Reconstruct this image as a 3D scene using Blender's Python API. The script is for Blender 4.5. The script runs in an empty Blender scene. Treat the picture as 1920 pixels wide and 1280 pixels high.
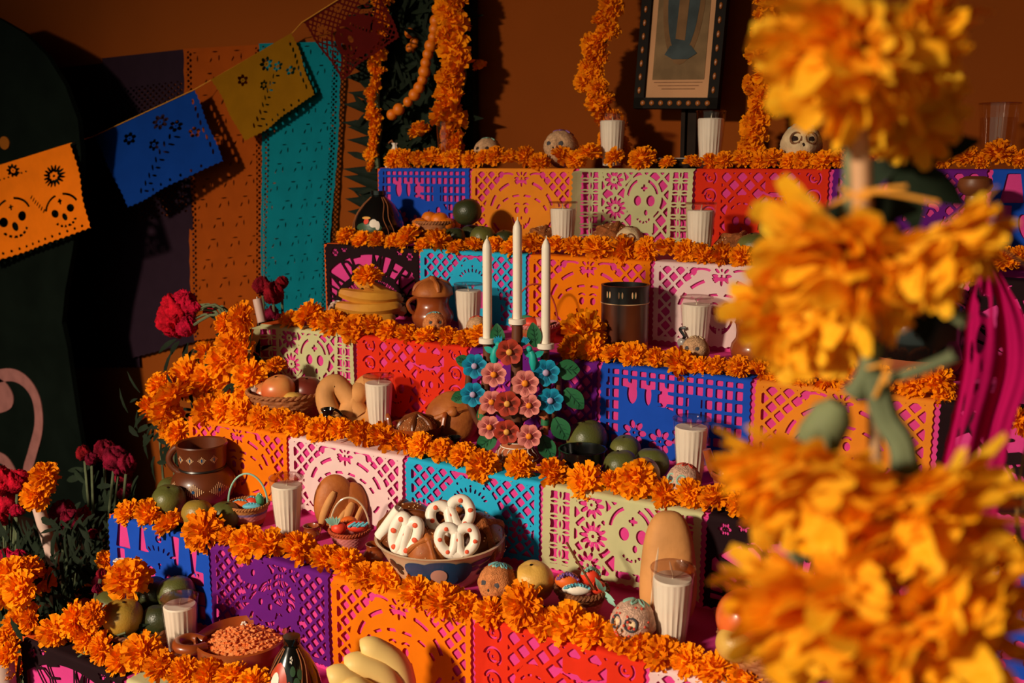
import bpy, bmesh, math, random
import numpy as np
from mathutils import Vector, Matrix

SC = bpy.context.scene
COL = SC.collection
PI = math.pi
RNG = random.Random(7)

# ------------------------------------------------------------------ camera, world, light, exposure
F = 1867.0                      # focal length in pixels of the 1920 wide frame (35 mm lens)
EYE = 1.5
PITCH = math.atan2(330.0, F)
YAW = math.pi / 2 - math.atan2(3110.0, math.hypot(F, 330.0))

cam_d = bpy.data.cameras.new('camera')
cam = bpy.data.objects.new('camera', cam_d)
COL.objects.link(cam)
cam.location = (0, 0, EYE)
cam.rotation_euler = (PI / 2 - PITCH, 0, YAW)
cam_d.sensor_width = 36.0
cam_d.lens = F / 1920 * 36.0
cam_d.clip_start = 0.02
cam_d.dof.use_dof = True
cam_d.dof.focus_distance = 2.15
cam_d.dof.aperture_fstop = 4.6
SC.camera = cam

world = bpy.data.worlds.new('world')
SC.world = world
world.use_nodes = True
world.node_tree.nodes['Background'].inputs[0].default_value = (0.80, 0.90, 0.66, 1)
world.node_tree.nodes['Background'].inputs[1].default_value = 0.44

sd = bpy.data.lights.new('window_light', 'SPOT')
sd.energy = 2200
sd.color = (1.0, 0.83, 0.61)
sd.spot_size = math.radians(76)
sd.spot_blend = 0.8
sd.shadow_soft_size = 0.3
so = bpy.data.objects.new('window_light', sd)
COL.objects.link(so)
so.location = (-2.7, -4.1, 3.25)
_d = Vector((-1.05, 1.65, 0.50)) - Vector(so.location)
so.rotation_euler = _d.to_track_quat('-Z', 'Y').to_euler()

SC.view_settings.view_transform = 'Standard'
SC.view_settings.look = 'None'
SC.view_settings.gamma = 1
SC.view_settings.use_curve_mapping = False
SC.view_settings.exposure = 0.0

# ------------------------------------------------------------------ pixel <-> room
def ray(x, y):
    a = x - 960.0; b = 640.0 - y
    fw = F * math.cos(PITCH) + b * math.sin(PITCH)
    up = -F * math.sin(PITCH) + b * math.cos(PITCH)
    c, s = math.cos(YAW), math.sin(YAW)
    return Vector((a * c - fw * s, a * s + fw * c, up))
def ony(x, y, Y):
    r = ray(x, y); r = r * (Y / r.y); r.z += EYE; return r
def onz(x, y, Z):
    r = ray(x, y); r = r * ((Z - EYE) / r.z); r.z += EYE; return r
def proj(P):
    c, s = math.cos(YAW), math.sin(YAW)
    fw = -P[0] * s + P[1] * c; a = P[0] * c + P[1] * s; u = P[2] - EYE
    dz = fw * math.cos(PITCH) - u * math.sin(PITCH); b = fw * math.sin(PITCH) + u * math.cos(PITCH)
    return 960 + F * a / dz, 640 - F * b / dz, dz
def mpp(P):
    return proj(P)[2] / F
YK = [2.79, 2.485, 2.228, 1.95, 1.693, 1.44, 1.198]
ZK = [None, 1.49, 1.271, 1.069, .863, .678, .467]
def colx(px, Y, Z):                       # the X at which the line (.,Y,Z) crosses the pixel column
    lo, hi = -6.0, 3.0
    for _ in range(46):
        m = (lo + hi) / 2
        if proj((m, Y, Z))[0] < px: lo = m
        else: hi = m
    return lo
def tread(k, px, t):                      # a point on step k, t = 0 at its front edge, 1 at the riser behind
    Y = YK[k] + t * (YK[k - 1] - YK[k])
    return Vector((colx(px, Y, ZK[k]), Y, ZK[k]))
def height(P, ytop):                      # height above P that reaches image row ytop
    lo, hi = 0.0, 2.0
    for _ in range(40):
        m = (lo + hi) / 2
        if proj((P[0], P[1], P[2] + m))[1] > ytop: lo = m
        else: hi = m
    return lo
def facing(P, add=0.0):                   # turn about z that brings local -Y towards the room's viewer side
    return math.atan2(-P[0], P[1]) + add

# ------------------------------------------------------------------ materials
def lin(c):
    return tuple(((v / 255) / 12.92 if v / 255 <= .04045 else ((v / 255 + .055) / 1.055) ** 2.4) for v in c)
MATS = {}
def mat(name, col, rough=.6, spec=.3, noise=None, bump=None, lucent=0.0, coat=0.0, rand=0.0, col2=None):
    if name in MATS: return MATS[name]
    m = bpy.data.materials.new(name); m.use_nodes = True
    nt = m.node_tree; n = nt.nodes; l = nt.links
    b = n['Principled BSDF']; out = n['Material Output']
    c = (*lin(col), 1)
    b.inputs['Base Color'].default_value = c
    b.inputs['Roughness'].default_value = rough
    b.inputs['Specular IOR Level'].default_value = spec
    b.inputs['Coat Weight'].default_value = coat
    b.inputs['Coat Roughness'].default_value = .12
    src = None
    tc = n.new('ShaderNodeTexCoord')
    if noise:
        t = n.new('ShaderNodeTexNoise'); t.inputs['Scale'].default_value = noise[0]; t.inputs['Detail'].default_value = 5
        l.new(tc.outputs['Object'], t.inputs['Vector'])
        r = n.new('ShaderNodeValToRGB')
        c2 = lin(col2) if col2 else tuple(v * (1 - noise[1]) for v in c[:3])
        r.color_ramp.elements[0].color = (*c2, 1); r.color_ramp.elements[1].color = c
        r.color_ramp.elements[0].position = .36; r.color_ramp.elements[1].position = .64
        l.new(t.outputs['Fac'], r.inputs['Fac']); src = r.outputs['Color']
    if rand:
        oi = n.new('ShaderNodeObjectInfo'); hs = n.new('ShaderNodeHueSaturation')
        if src: l.new(src, hs.inputs['Color'])
        else: hs.inputs['Color'].default_value = c
        mr = n.new('ShaderNodeMapRange'); mr.inputs['To Min'].default_value = 1 - rand; mr.inputs['To Max'].default_value = 1 + rand * .5
        l.new(oi.outputs['Random'], mr.inputs['Value']); l.new(mr.outputs['Result'], hs.inputs['Value'])
        mh = n.new('ShaderNodeMapRange'); mh.inputs['To Min'].default_value = .5 - rand * .045; mh.inputs['To Max'].default_value = .5 + rand * .03
        l.new(oi.outputs['Random'], mh.inputs['Value']); l.new(mh.outputs['Result'], hs.inputs['Hue'])
        src = hs.outputs['Color']
    if src: l.new(src, b.inputs['Base Color'])
    if bump:
        t2 = n.new('ShaderNodeTexNoise'); t2.inputs['Scale'].default_value = bump[0]; t2.inputs['Detail'].default_value = 4
        l.new(tc.outputs['Object'], t2.inputs['Vector'])
        bp = n.new('ShaderNodeBump'); bp.inputs['Strength'].default_value = bump[1]; bp.inputs['Distance'].default_value = .004
        l.new(t2.outputs['Fac'], bp.inputs['Height']); l.new(bp.outputs['Normal'], b.inputs['Normal'])
    if lucent:
        tr = n.new('ShaderNodeBsdfTranslucent'); mx = n.new('ShaderNodeMixShader'); mx.inputs[0].default_value = lucent
        if src: l.new(src, tr.inputs['Color'])
        else: tr.inputs['Color'].default_value = c
        l.new(b.outputs[0], mx.inputs[1]); l.new(tr.outputs[0], mx.inputs[2]); l.new(mx.outputs[0], out.inputs['Surface'])
    MATS[name] = m
    return m
def glass_mat(name, tint, gl=.10):
    m = bpy.data.materials.new(name); m.use_nodes = True
    nt = m.node_tree; n = nt.nodes; l = nt.links
    n.remove(n['Principled BSDF'])
    t = n.new('ShaderNodeBsdfTransparent'); t.inputs[0].default_value = (*tint, 1)
    g = n.new('ShaderNodeBsdfGlossy'); g.inputs['Roughness'].default_value = .06; g.inputs[0].default_value = (1, .95, .92, 1)
    lw = n.new('ShaderNodeLayerWeight'); lw.inputs[0].default_value = .5
    pw = n.new('ShaderNodeMath'); pw.operation = 'POWER'; pw.inputs[1].default_value = 3.5
    ma = n.new('ShaderNodeMath'); ma.operation = 'MULTIPLY_ADD'; ma.inputs[1].default_value = .45; ma.inputs[2].default_value = .045
    mx = n.new('ShaderNodeMixShader')
    l.new(lw.outputs['Facing'], pw.inputs[0]); l.new(pw.outputs[0], ma.inputs[0]); l.new(ma.outputs[0], mx.inputs[0]); l.new(t.outputs[0], mx.inputs[1]); l.new(g.outputs[0], mx.inputs[2])
    l.new(mx.outputs[0], n['Material Output'].inputs['Surface'])
    MATS[name] = m
    return m

M_WALL = mat('wall_paint', (132, 62, 14), .9, .1, noise=(1.3, .18), bump=(70, .25))
M_FLOOR = mat('floor_clay', (52, 30, 20), .85, .1, noise=(5, .4))
M_CLOTH = mat('magenta_cloth', (214, 62, 138), .8, .1, noise=(9, .16), bump=(260, .12))
M_SIDE = mat('orange_side_cloth', (214, 84, 22), .85, .1, noise=(12, .2))
def paper(name, col, noise=.1): return mat('paper_' + name, col, .85, .05, noise=(14, noise), bump=(34, .35), lucent=.16)
PAP = {'dim_blue': paper('dim_blue', (12, 56, 140)), 'flagorange': paper('flag_orange', (250, 122, 16)), 'blue': paper('blue', (30, 78, 192)), 'purple': paper('purple', (104, 30, 128)), 'orange': paper('orange', (240, 124, 14)),
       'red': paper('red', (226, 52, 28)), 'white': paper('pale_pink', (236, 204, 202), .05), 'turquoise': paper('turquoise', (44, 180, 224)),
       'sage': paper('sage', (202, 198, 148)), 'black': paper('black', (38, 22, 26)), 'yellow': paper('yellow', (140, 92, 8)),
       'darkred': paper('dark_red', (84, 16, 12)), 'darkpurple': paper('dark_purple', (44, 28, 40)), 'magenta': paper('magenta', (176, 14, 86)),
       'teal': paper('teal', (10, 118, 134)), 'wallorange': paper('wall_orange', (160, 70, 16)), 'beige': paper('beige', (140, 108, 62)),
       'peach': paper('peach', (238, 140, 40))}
M_MARI = mat('marigold_petals', (255, 168, 14), .75, .08, noise=(30, .35), col2=(250, 134, 7), lucent=.25, rand=.12)
M_MARI_NEAR = mat('marigold_petals_near', (255, 204, 52), .65, .12, noise=(22, .2), col2=(255, 176, 18), lucent=.4)
M_CALYX = mat('calyx_green', (112, 120, 84), .7, .2, noise=(30, .3))
M_STEM = mat('stem_green', (104, 112, 82), .75, .15, noise=(40, .3))
M_LEAF = mat('dark_leaf', (30, 40, 26), .7, .12, noise=(20, .4), lucent=.1, rand=.2)
M_SPIKE = mat('spike_leaf', (22, 32, 24), .5, .2, noise=(14, .3))
M_CANE = mat('cane', (196, 150, 110), .6, .3, noise=(14, .25))
M_TWINE = mat('twine', (212, 144, 52), .8, .1)
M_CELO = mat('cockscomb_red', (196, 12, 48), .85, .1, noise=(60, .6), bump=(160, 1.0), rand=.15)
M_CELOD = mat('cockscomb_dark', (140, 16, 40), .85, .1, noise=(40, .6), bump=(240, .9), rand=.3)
M_WAX = mat('wax', (236, 222, 204), .45, .35, noise=(20, .05))
M_WAXOLD = mat('wax_pinkish', (206, 172, 160), .5, .3, noise=(12, .12))
M_WICK = mat('wick', (226, 216, 190), .8, .1)
M_GLASS = glass_mat('clear_glass', (.965, .94, .93))
M_GLASSEDGE = glass_mat('glass_rim', (.78, .70, .70))
M_WATER = glass_mat('water', (.92, .86, .82))
M_CLAY = mat('glazed_clay', (160, 74, 30), .3, .45, noise=(7, .3), coat=.45)
M_CLAYD = mat('dark_glazed_clay', (104, 48, 22), .38, .4, noise=(6, .35), coat=.25)
M_RAWCLAY = mat('raw_clay', (176, 96, 60), .8, .2, noise=(14, .2))
M_BLACKPOT = mat('black_glaze', (14, 14, 13), .16, .5, coat=.6)
M_BLACKCLAY = mat('black_clay', (30, 24, 22), .35, .5)
M_CREAM = mat('cream_glaze', (214, 180, 146), .4, .4, noise=(6, .12), coat=.3)
M_NAVY = mat('navy_paint', (30, 78, 124), .4, .4, noise=(10, .3), coat=.3)
M_DKGREEN = mat('dark_green_paint', (22, 42, 40), .4, .4, coat=.3)
M_BEIGEP = mat('beige_paint', (206, 156, 140), .45, .4)
M_WHITEP = mat('white_paint', (232, 216, 200), .5, .3)
M_CREAMDOT = mat('cream_dots', (226, 178, 132), .5, .3)
M_BREAD = mat('bread_crust', (186, 106, 46), .55, .3, noise=(16, .4), col2=(150, 76, 30), bump=(60, .4))
M_BREADL = mat('bread_light', (216, 150, 88), .65, .2, noise=(12, .25), bump=(50, .3))
M_BREADD = mat('bread_dark_glaze', (122, 60, 24), .35, .45, noise=(16, .4), bump=(50, .5), coat=.25)
M_SUGARBREAD = mat('sugar_bread', (166, 92, 46), .8, .2, noise=(90, .45), bump=(320, .9))
M_SUGAR = mat('sugar_grain', (236, 190, 140), .4, .5)
M_ICING = mat('white_icing', (240, 226, 210), .4, .4, bump=(40, .2))
M_REDDOT = mat('red_sprinkle', (226, 84, 50), .6, .3)
M_ORFRUIT = mat('mandarin_skin', (232, 118, 16), .4, .4, bump=(300, .3), noise=(10, .2))
M_GREENF = mat('green_fruit', (104, 100, 44), .38, .45, noise=(7, .4), col2=(74, 78, 38), bump=(240, .2))
M_GREEND = mat('dark_green_fruit', (58, 62, 34), .36, .45, noise=(7, .35), bump=(260, .25))
M_YELF = mat('yellow_green_fruit', (176, 134, 48), .4, .45, noise=(6, .35), col2=(132, 108, 42), bump=(240, .2))
M_GUAVA = mat('pale_yellow_fruit', (226, 174, 82), .42, .4, noise=(6, .2), bump=(240, .2))
M_APPLE = mat('apple_skin', (206, 92, 50), .32, .45, noise=(5, .5), col2=(222, 150, 82))
M_APPLED = mat('dark_apple_skin', (120, 46, 34), .35, .45, noise=(6, .4))
M_REDAPPLE = mat('red_apple_skin', (200, 56, 26), .28, .5, noise=(5, .3), col2=(226, 110, 46), coat=.2)
M_BANANA = mat('banana_skin', (216, 150, 50), .55, .3, noise=(14, .3), col2=(184, 112, 34))
M_BANTIP = mat('banana_tip', (60, 40, 20), .7, .2)
M_BANPALE = mat('pale_banana_skin', (246, 206, 128), .5, .3, noise=(8, .12))
M_WICKER = mat('wicker', (170, 104, 62), .7, .2, noise=(40, .35), bump=(120, .4))
M_WICKERD = mat('wicker_dark', (128, 76, 46), .7, .2, noise=(40, .35), bump=(120, .4))
M_PINKW = mat('pink_wicker', (206, 120, 116), .7, .2, noise=(30, .2))
M_LILACW = mat('lilac_wicker', (120, 92, 132), .7, .2, noise=(30, .2))
M_TANW = mat('tan_wicker', (176, 112, 60), .7, .2, noise=(30, .25))
M_REDW = mat('rust_wicker', (178, 76, 42), .7, .2, noise=(30, .25))
M_WOOD = mat('dark_wood', (40, 26, 18), .6, .06, noise=(14, .35))
M_CORK = mat('turned_wood', (122, 66, 32), .45, .4, noise=(20, .3))
M_FRAMEB = mat('frame_black', (24, 18, 14), .6, .06)
M_GOLD = mat('gilt_bead', (150, 84, 32), .4, .5)
M_PRINT = mat('print_paper', (196, 142, 102), .8, .1, noise=(7, .15))
M_PRINTD = mat('print_dim', (128, 100, 70), .85, .1, noise=(16, .3))
M_PRINTB = mat('print_blue_grey', (66, 74, 76), .85, .1, noise=(18, .35))
M_PRINTT = mat('print_tan', (122, 88, 58), .85, .1, noise=(20, .25))
M_INK = mat('print_ink', (104, 66, 46), .9, .1)
M_BOARD = mat('black_board', (15, 21, 17), .95, .02, noise=(6, .3))
M_MAUVE = mat('mauve_paint', (150, 96, 92), .85, .1, noise=(20, .2))
M_OCHRE = mat('ochre_paint', (136, 74, 16), .85, .1)
M_BROWNC = mat('candelabra_brown', (104, 56, 34), .5, .35, noise=(14, .3))
M_REDFL = mat('clay_flower_red', (186, 62, 42), .55, .3, noise=(40, .2))
M_PINKFL = mat('clay_flower_pink', (226, 134, 124), .55, .3)
M_PINKIN = mat('clay_flower_plum', (150, 58, 62), .55, .3)
M_BLUEFL = mat('clay_flower_blue', (20, 142, 178), .5, .3)
M_BLUEIN = mat('clay_flower_dark_blue', (10, 88, 128), .5, .3)
M_TURQ = mat('turquoise_paint', (26, 160, 150), .5, .35)
M_CLEAF = mat('clay_leaf_green', (40, 108, 66), .5, .35, noise=(30, .3))
M_CLEAFD = mat('clay_leaf_dark', (24, 76, 50), .5, .35)
M_EYEO = mat('flower_eye_orange', (240, 136, 30), .5, .3)
M_EYEY = mat('flower_eye_ochre', (222, 156, 70), .5, .3)
M_EYEL = mat('flower_eye_lilac', (176, 152, 186), .5, .3)
M_SALT = mat('orange_grain', (250, 160, 96), .8, .2, noise=(120, .4), col2=(240, 120, 52), bump=(400, .8))
M_GREEN_I = mat('mint_icing', (140, 186, 168), .5, .3)
M_BLUE_I = mat('blue_icing', (96, 172, 190), .5, .3)
M_LILAC_I = mat('lilac_icing', (134, 92, 160), .5, .3)
M_RED_I = mat('red_icing', (208, 66, 44), .5, .3)
M_SKULLT = mat('amaranth_tan', (222, 172, 130), .85, .1, noise=(140, .35), bump=(420, .9))
M_SKULLO = mat('amaranth_orange', (226, 140, 84), .85, .1, noise=(140, .35), bump=(420, .9))
M_SKULLP = mat('amaranth_pink', (228, 182, 158), .85, .1, noise=(140, .35), bump=(420, .9))
M_SKULLC = mat('sugar_cream', (222, 190, 148), .7, .2, noise=(60, .2), bump=(200, .4))
M_SKULLD = mat('sugar_brown', (142, 94, 62), .8, .2, noise=(90, .4), bump=(300, .6))
M_SOCK = mat('eye_hollow', (66, 62, 66), .7, .2)
M_SOCKD = mat('dark_hollow', (44, 26, 22), .7, .2)
M_PUMP = mat('sweet_orange', (220, 100, 30), .5, .3)
M_SWEETR = mat('sweet_red', (222, 62, 36), .45, .35)
M_SWEETG = mat('sweet_green', (62, 140, 100), .6, .25)
M_GOURDR = mat('gourd_red', (206, 62, 30), .3, .5, noise=(10, .2), coat=.4)
M_GREENDOT = mat('green_dot_paint', (50, 76, 50), .4, .4)
M_CORD = mat('cord', (150, 90, 56), .85, .1)
M_METAL_GLINT = mat('steel_and_glint', (150, 140, 134), .3, .5)

# ------------------------------------------------------------------ mesh gathering
class G:
    def __init__(s): s.v = []; s.f = []; s.m = []
    def add(s, vs, fs, mi=0):
        o = len(s.v); s.v += [tuple(p) for p in vs]
        for f in fs: s.f.append(tuple(i + o for i in f)); s.m.append(mi)
        return s
    def lathe(s, prof, n=28, mi=0, rad=None, c=(0, 0, 0), row_mi=None, cap=True):
        o = len(s.v); N = len(prof)
        for i, (r, z) in enumerate(prof):
            for j in range(n):
                a = 2 * PI * j / n; q = r * (rad(a, i) if rad else 1)
                s.v.append((c[0] + q * math.cos(a), c[1] + q * math.sin(a), c[2] + z))
        for i in range(N - 1):
            for j in range(n):
                k = (j + 1) % n
                s.f.append((o + i * n + j, o + i * n + k, o + (i + 1) * n + k, o + (i + 1) * n + j))
                s.m.append(row_mi(i) if row_mi else mi)
        if prof[0][0] > 1e-5: s.f.append(tuple(o + j for j in reversed(range(n)))); s.m.append(row_mi(0) if row_mi else mi)
        if cap and prof[-1][0] > 1e-5: s.f.append(tuple(o + (N - 1) * n + j for j in range(n))); s.m.append(row_mi(N - 2) if row_mi else mi)
        return s
    def tube(s, pts, r, n=8, mi=0, closed=False):
        pts = [Vector(p) for p in pts]; N = len(pts); o = len(s.v)
        R = r if isinstance(r, (list, tuple)) else [r] * N
        ref = None
        for i, p in enumerate(pts):
            a = pts[(i - 1) % N] if (closed or i > 0) else p
            b = pts[(i + 1) % N] if (closed or i < N - 1) else p
            t = (b - a).normalized() if (b - a).length > 1e-9 else Vector((0, 0, 1))
            if ref is None: ref = t.orthogonal()
            u = (ref - t * ref.dot(t))
            if u.length < 1e-6: u = t.orthogonal()
            u.normalize(); w = t.cross(u); ref = u
            for j in range(n):
                q = 2 * PI * j / n
                s.v.append(tuple(p + (u * math.cos(q) + w * math.sin(q)) * R[i]))
        for i in range(N if closed else N - 1):
            i2 = (i + 1) % N
            for j in range(n):
                k = (j + 1) % n
                s.f.append((o + i * n + j, o + i * n + k, o + i2 * n + k, o + i2 * n + j)); s.m.append(mi)
        if not closed:
            s.f.append(tuple(o + j for j in reversed(range(n)))); s.m.append(mi)
            s.f.append(tuple(o + (N - 1) * n + j for j in range(n))); s.m.append(mi)
        return s
    def ball(s, c, r, nu=18, nv=12, mi=0, fn=None):
        if not isinstance(r, (list, tuple)): r = (r, r, r)
        o = len(s.v)
        for i in range(nv + 1):
            th = PI * i / nv
            for j in range(nu):
                a = 2 * PI * j / nu
                d = (math.sin(th) * math.cos(a), math.sin(th) * math.sin(a), math.cos(th))
                if fn: d = fn(d)
                s.v.append((c[0] + d[0] * r[0], c[1] + d[1] * r[1], c[2] + d[2] * r[2]))
        for i in range(nv):
            for j in range(nu):
                k = (j + 1) % nu
                s.f.append((o + i * nu + j, o + (i + 1) * nu + j, o + (i + 1) * nu + k, o + i * nu + k)); s.m.append(mi)
        return s
    def box(s, a, b, mi=0):
        x0, y0, z0 = a; x1, y1, z1 = b
        return s.add([(x0, y0, z0), (x1, y0, z0), (x1, y1, z0), (x0, y1, z0), (x0, y0, z1), (x1, y0, z1), (x1, y1, z1), (x0, y1, z1)],
                     [(0, 3, 2, 1), (4, 5, 6, 7), (0, 1, 5, 4), (1, 2, 6, 5), (2, 3, 7, 6), (3, 0, 4, 7)], mi)
    def slab(s, poly, nrm, thick, mi=0):  # a flat outline with thickness
        nrm = Vector(nrm).normalized(); n = len(poly)
        A = [Vector(p) for p in poly]; B = [p + nrm * thick for p in A]
        s.add(A + B, [tuple(reversed(range(n))), tuple(range(n, 2 * n))] + [(i, (i + 1) % n, n + (i + 1) % n, n + i) for i in range(n)], mi)
        return s
    def leaf(s, base, d, nrm, L, W, mi=0, bend=.15, seg=5, shape=None, cup=.15, wav=0.0):
        base = Vector(base); d = Vector(d).normalized(); nrm = Vector(nrm); nrm = (nrm - d * nrm.dot(d))
        nrm = nrm.normalized() if nrm.length > 1e-6 else d.orthogonal().normalized()
        w = d.cross(nrm); o = len(s.v)
        for i in range(seg + 1):
            t = i / seg
            ww = W * (shape(t) if shape else math.sin(PI * min(1, t * .92 + .06)) ** .8) * .5
            c = base + d * (L * t) - nrm * (bend * L * t * t)
            wv = wav * W * math.sin(t * 9)
            s.v += [tuple(c - w * ww + nrm * (cup * ww + wv)), tuple(c), tuple(c + w * ww + nrm * (cup * ww - wv))]
        for i in range(seg):
            for j in (0, 1):
                a = o + i * 3 + j
                s.f.append((a, a + 1, a + 4, a + 3)); s.m.append(mi)
        return s
    def xf(s, mtx, start=0):
        for i in range(start, len(s.v)): s.v[i] = tuple(mtx @ Vector(s.v[i]))
        return s
    def mesh(s, name, mats, smooth=True, sharp=42, weld=False):
        me = bpy.data.meshes.new(name)
        me.from_pydata(s.v, [], s.f)
        for m in (mats if isinstance(mats, (list, tuple)) else [mats]): me.materials.append(m)
        me.polygons.foreach_set('material_index', s.m)
        if smooth:
            me.polygons.foreach_set('use_smooth', [True] * len(s.f))
            if sharp: me.set_sharp_from_angle(angle=math.radians(sharp))
        me.update(); me.validate()
        return me
    def build(s, name, mats, parent=None, loc=(0, 0, 0), rot=(0, 0, 0), smooth=True, sharp=42):
        o = bpy.data.objects.new(name, s.mesh(name, mats, smooth, sharp)); COL.objects.link(o)
        o.location = loc; o.rotation_euler = rot if isinstance(rot, (list, tuple)) else (0, 0, rot)
        if parent: o.parent = parent
        return o
LABELS = set()
def tag(o, label=None, cat=None, group=None, kind=None):
    if label: o['label'] = label
    if cat: o['category'] = cat
    if group: o['group'] = group
    if kind: o['kind'] = kind
    return o
def thing(name, label, cat, P, rz=0.0, group=None):
    o = bpy.data.objects.new(name, None); COL.objects.link(o)
    o.location = P; o.rotation_euler = (0, 0, rz); o.empty_display_size = .02
    return tag(o, label, cat, group)
def link(name, me, parent=None, loc=(0, 0, 0), rot=(0, 0, 0), sc=1.0):
    o = bpy.data.objects.new(name, me); COL.objects.link(o)
    o.location = loc; o.rotation_euler = rot
    o.scale = sc if isinstance(sc, (tuple, list)) else (sc, sc, sc)
    if parent: o.parent = parent
    return o
def prof_r(prof, z):
    for (r0, z0), (r1, z1) in zip(prof, prof[1:]):
        if min(z0, z1) <= z <= max(z0, z1) and abs(z1 - z0) > 1e-9:
            return r0 + (r1 - r0) * (z - z0) / (z1 - z0)
    return prof[-1][0]
def decal(g, prof, pts, mi=0, off=.0012):     # a painted shape lying on a turned surface: pts = (angle, z)
    ca = sum(p[0] for p in pts) / len(pts); cz = sum(p[1] for p in pts) / len(pts)
    vs = []; rings = 4; n = len(pts)
    for k in range(1, rings + 1):
        for a, z in pts:
            a2 = ca + (a - ca) * k / rings; z2 = cz + (z - cz) * k / rings; r = prof_r(prof, z2) + off
            vs.append((r * math.cos(a2), r * math.sin(a2), z2))
    r = prof_r(prof, cz) + off; vs.append((r * math.cos(ca), r * math.sin(ca), cz)); C = len(vs) - 1
    fs = [(C, i, (i + 1) % n) for i in range(n)]
    for k in range(rings - 1):
        for i in range(n):
            j = (i + 1) % n
            fs.append((k * n + i, (k + 1) * n + i, (k + 1) * n + j, k * n + j))
    g.add(vs, fs, mi)
def dab(ca, cz, ra, rz, n=12, rot=0, wob=None):
    out = []
    for i in range(n):
        q = 2 * PI * i / n; w = wob(q) if wob else 1
        x = ra * math.cos(q) * w; y = rz * math.sin(q) * w
        out.append((ca + x * math.cos(rot) - y * math.sin(rot) * ra / rz, cz + (x * math.sin(rot)) * rz / ra + y * math.cos(rot)))
    return out
ORD = ['first', 'second', 'third', 'fourth', 'fifth', 'sixth', 'seventh', 'eighth', 'ninth', 'tenth', 'eleventh', 'twelfth', 'thirteenth',
       'fourteenth', 'fifteenth', 'sixteenth', 'seventeenth', 'eighteenth', 'nineteenth', 'twentieth', 'twenty-first', 'twenty-second',
       'twenty-third', 'twenty-fourth', 'twenty-fifth', 'twenty-sixth', 'twenty-seventh', 'twenty-eighth', 'twenty-ninth', 'thirtieth',
       'thirty-first', 'thirty-second', 'thirty-third', 'thirty-fourth']
STEPN = [None, 'top step', 'second step', 'third step', 'fourth step', 'fifth step', 'lowest step']
# ------------------------------------------------------------------ papel picado: implicit cut-outs traced into real sheets
def el(x, y, cx, cy, a, b, rot=0):
    c, s = math.cos(rot), math.sin(rot); X = (x - cx) * c + (y - cy) * s; Y = -(x - cx) * s + (y - cy) * c
    return (1 - np.sqrt((X / a) ** 2 + (Y / b) ** 2)) * min(a, b)
def bx(x, y, cx, cy, a, b):
    return np.minimum(a - abs(x - cx), b - abs(y - cy))
def ringarc(x, y, cx, cy, a, b, w, lo, hi, gap=None):   # stroke along part of an ellipse; optional dashes
    X = (x - cx) / a; Y = (y - cy) / b; r = np.hypot(X, Y); t = np.degrees(np.arctan2(Y, X))
    f = w - abs(r - 1) * min(a, b) * (1 + .35 * abs(np.cos(np.radians(t))) * (max(a, b) / min(a, b) - 1))
    f = np.where((t > lo) & (t < hi), f, -1)
    if gap: f = np.minimum(f, (abs((t - lo) % gap[0] - gap[0] / 2) < gap[1]) * 2.0 - 1)
    return f
def seg(x, y, x0, y0, x1, y1, w):
    dx, dy = x1 - x0, y1 - y0; L = dx * dx + dy * dy + 1e-9
    t = np.clip(((x - x0) * dx + (y - y0) * dy) / L, 0, 1)
    return w - np.hypot(x - x0 - t * dx, y - y0 - t * dy)
def poly(x, y, pts, w):
    f = np.full_like(x, -9.0)
    for a, b in zip(pts, pts[1:]): f = np.maximum(f, seg(x, y, *a, *b, w))
    return f
def lattice(x, y, s=2.5, bar=.32, ox=0, oy=0):
    p = (x + y + ox) / math.sqrt(2) / s * 1.0; q = (x - y + oy) / math.sqrt(2) / s
    g = lambda t: (.5 - abs(t - np.floor(t) - .5)) * s
    return np.minimum(g(p), g(q)) - bar
def flower(x, y, cx, cy, r, n=8, fat=.34, core=True, ph=0):
    t = np.arctan2(y - cy, x - cx) + ph; r0 = np.hypot(x - cx, y - cy)
    k = 2 * PI / n; tt = (t + k / 2) % k - k / 2
    X = r0 * np.cos(tt); Y = r0 * np.sin(tt)
    f = (1 - np.sqrt(((X - r * .66) / (r * .34)) ** 2 + (Y / (r * .66 * math.tan(PI / n) * min(.74, fat * 1.5))) ** 2)) * r * .2
    if core: f = np.maximum(f, r * .12 - r0)
    return f
def scallop(x, W, n=16, d=.35): return d * abs(np.sin(x * PI * n / W))
U, N_ = np.maximum, np.minimum
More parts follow.
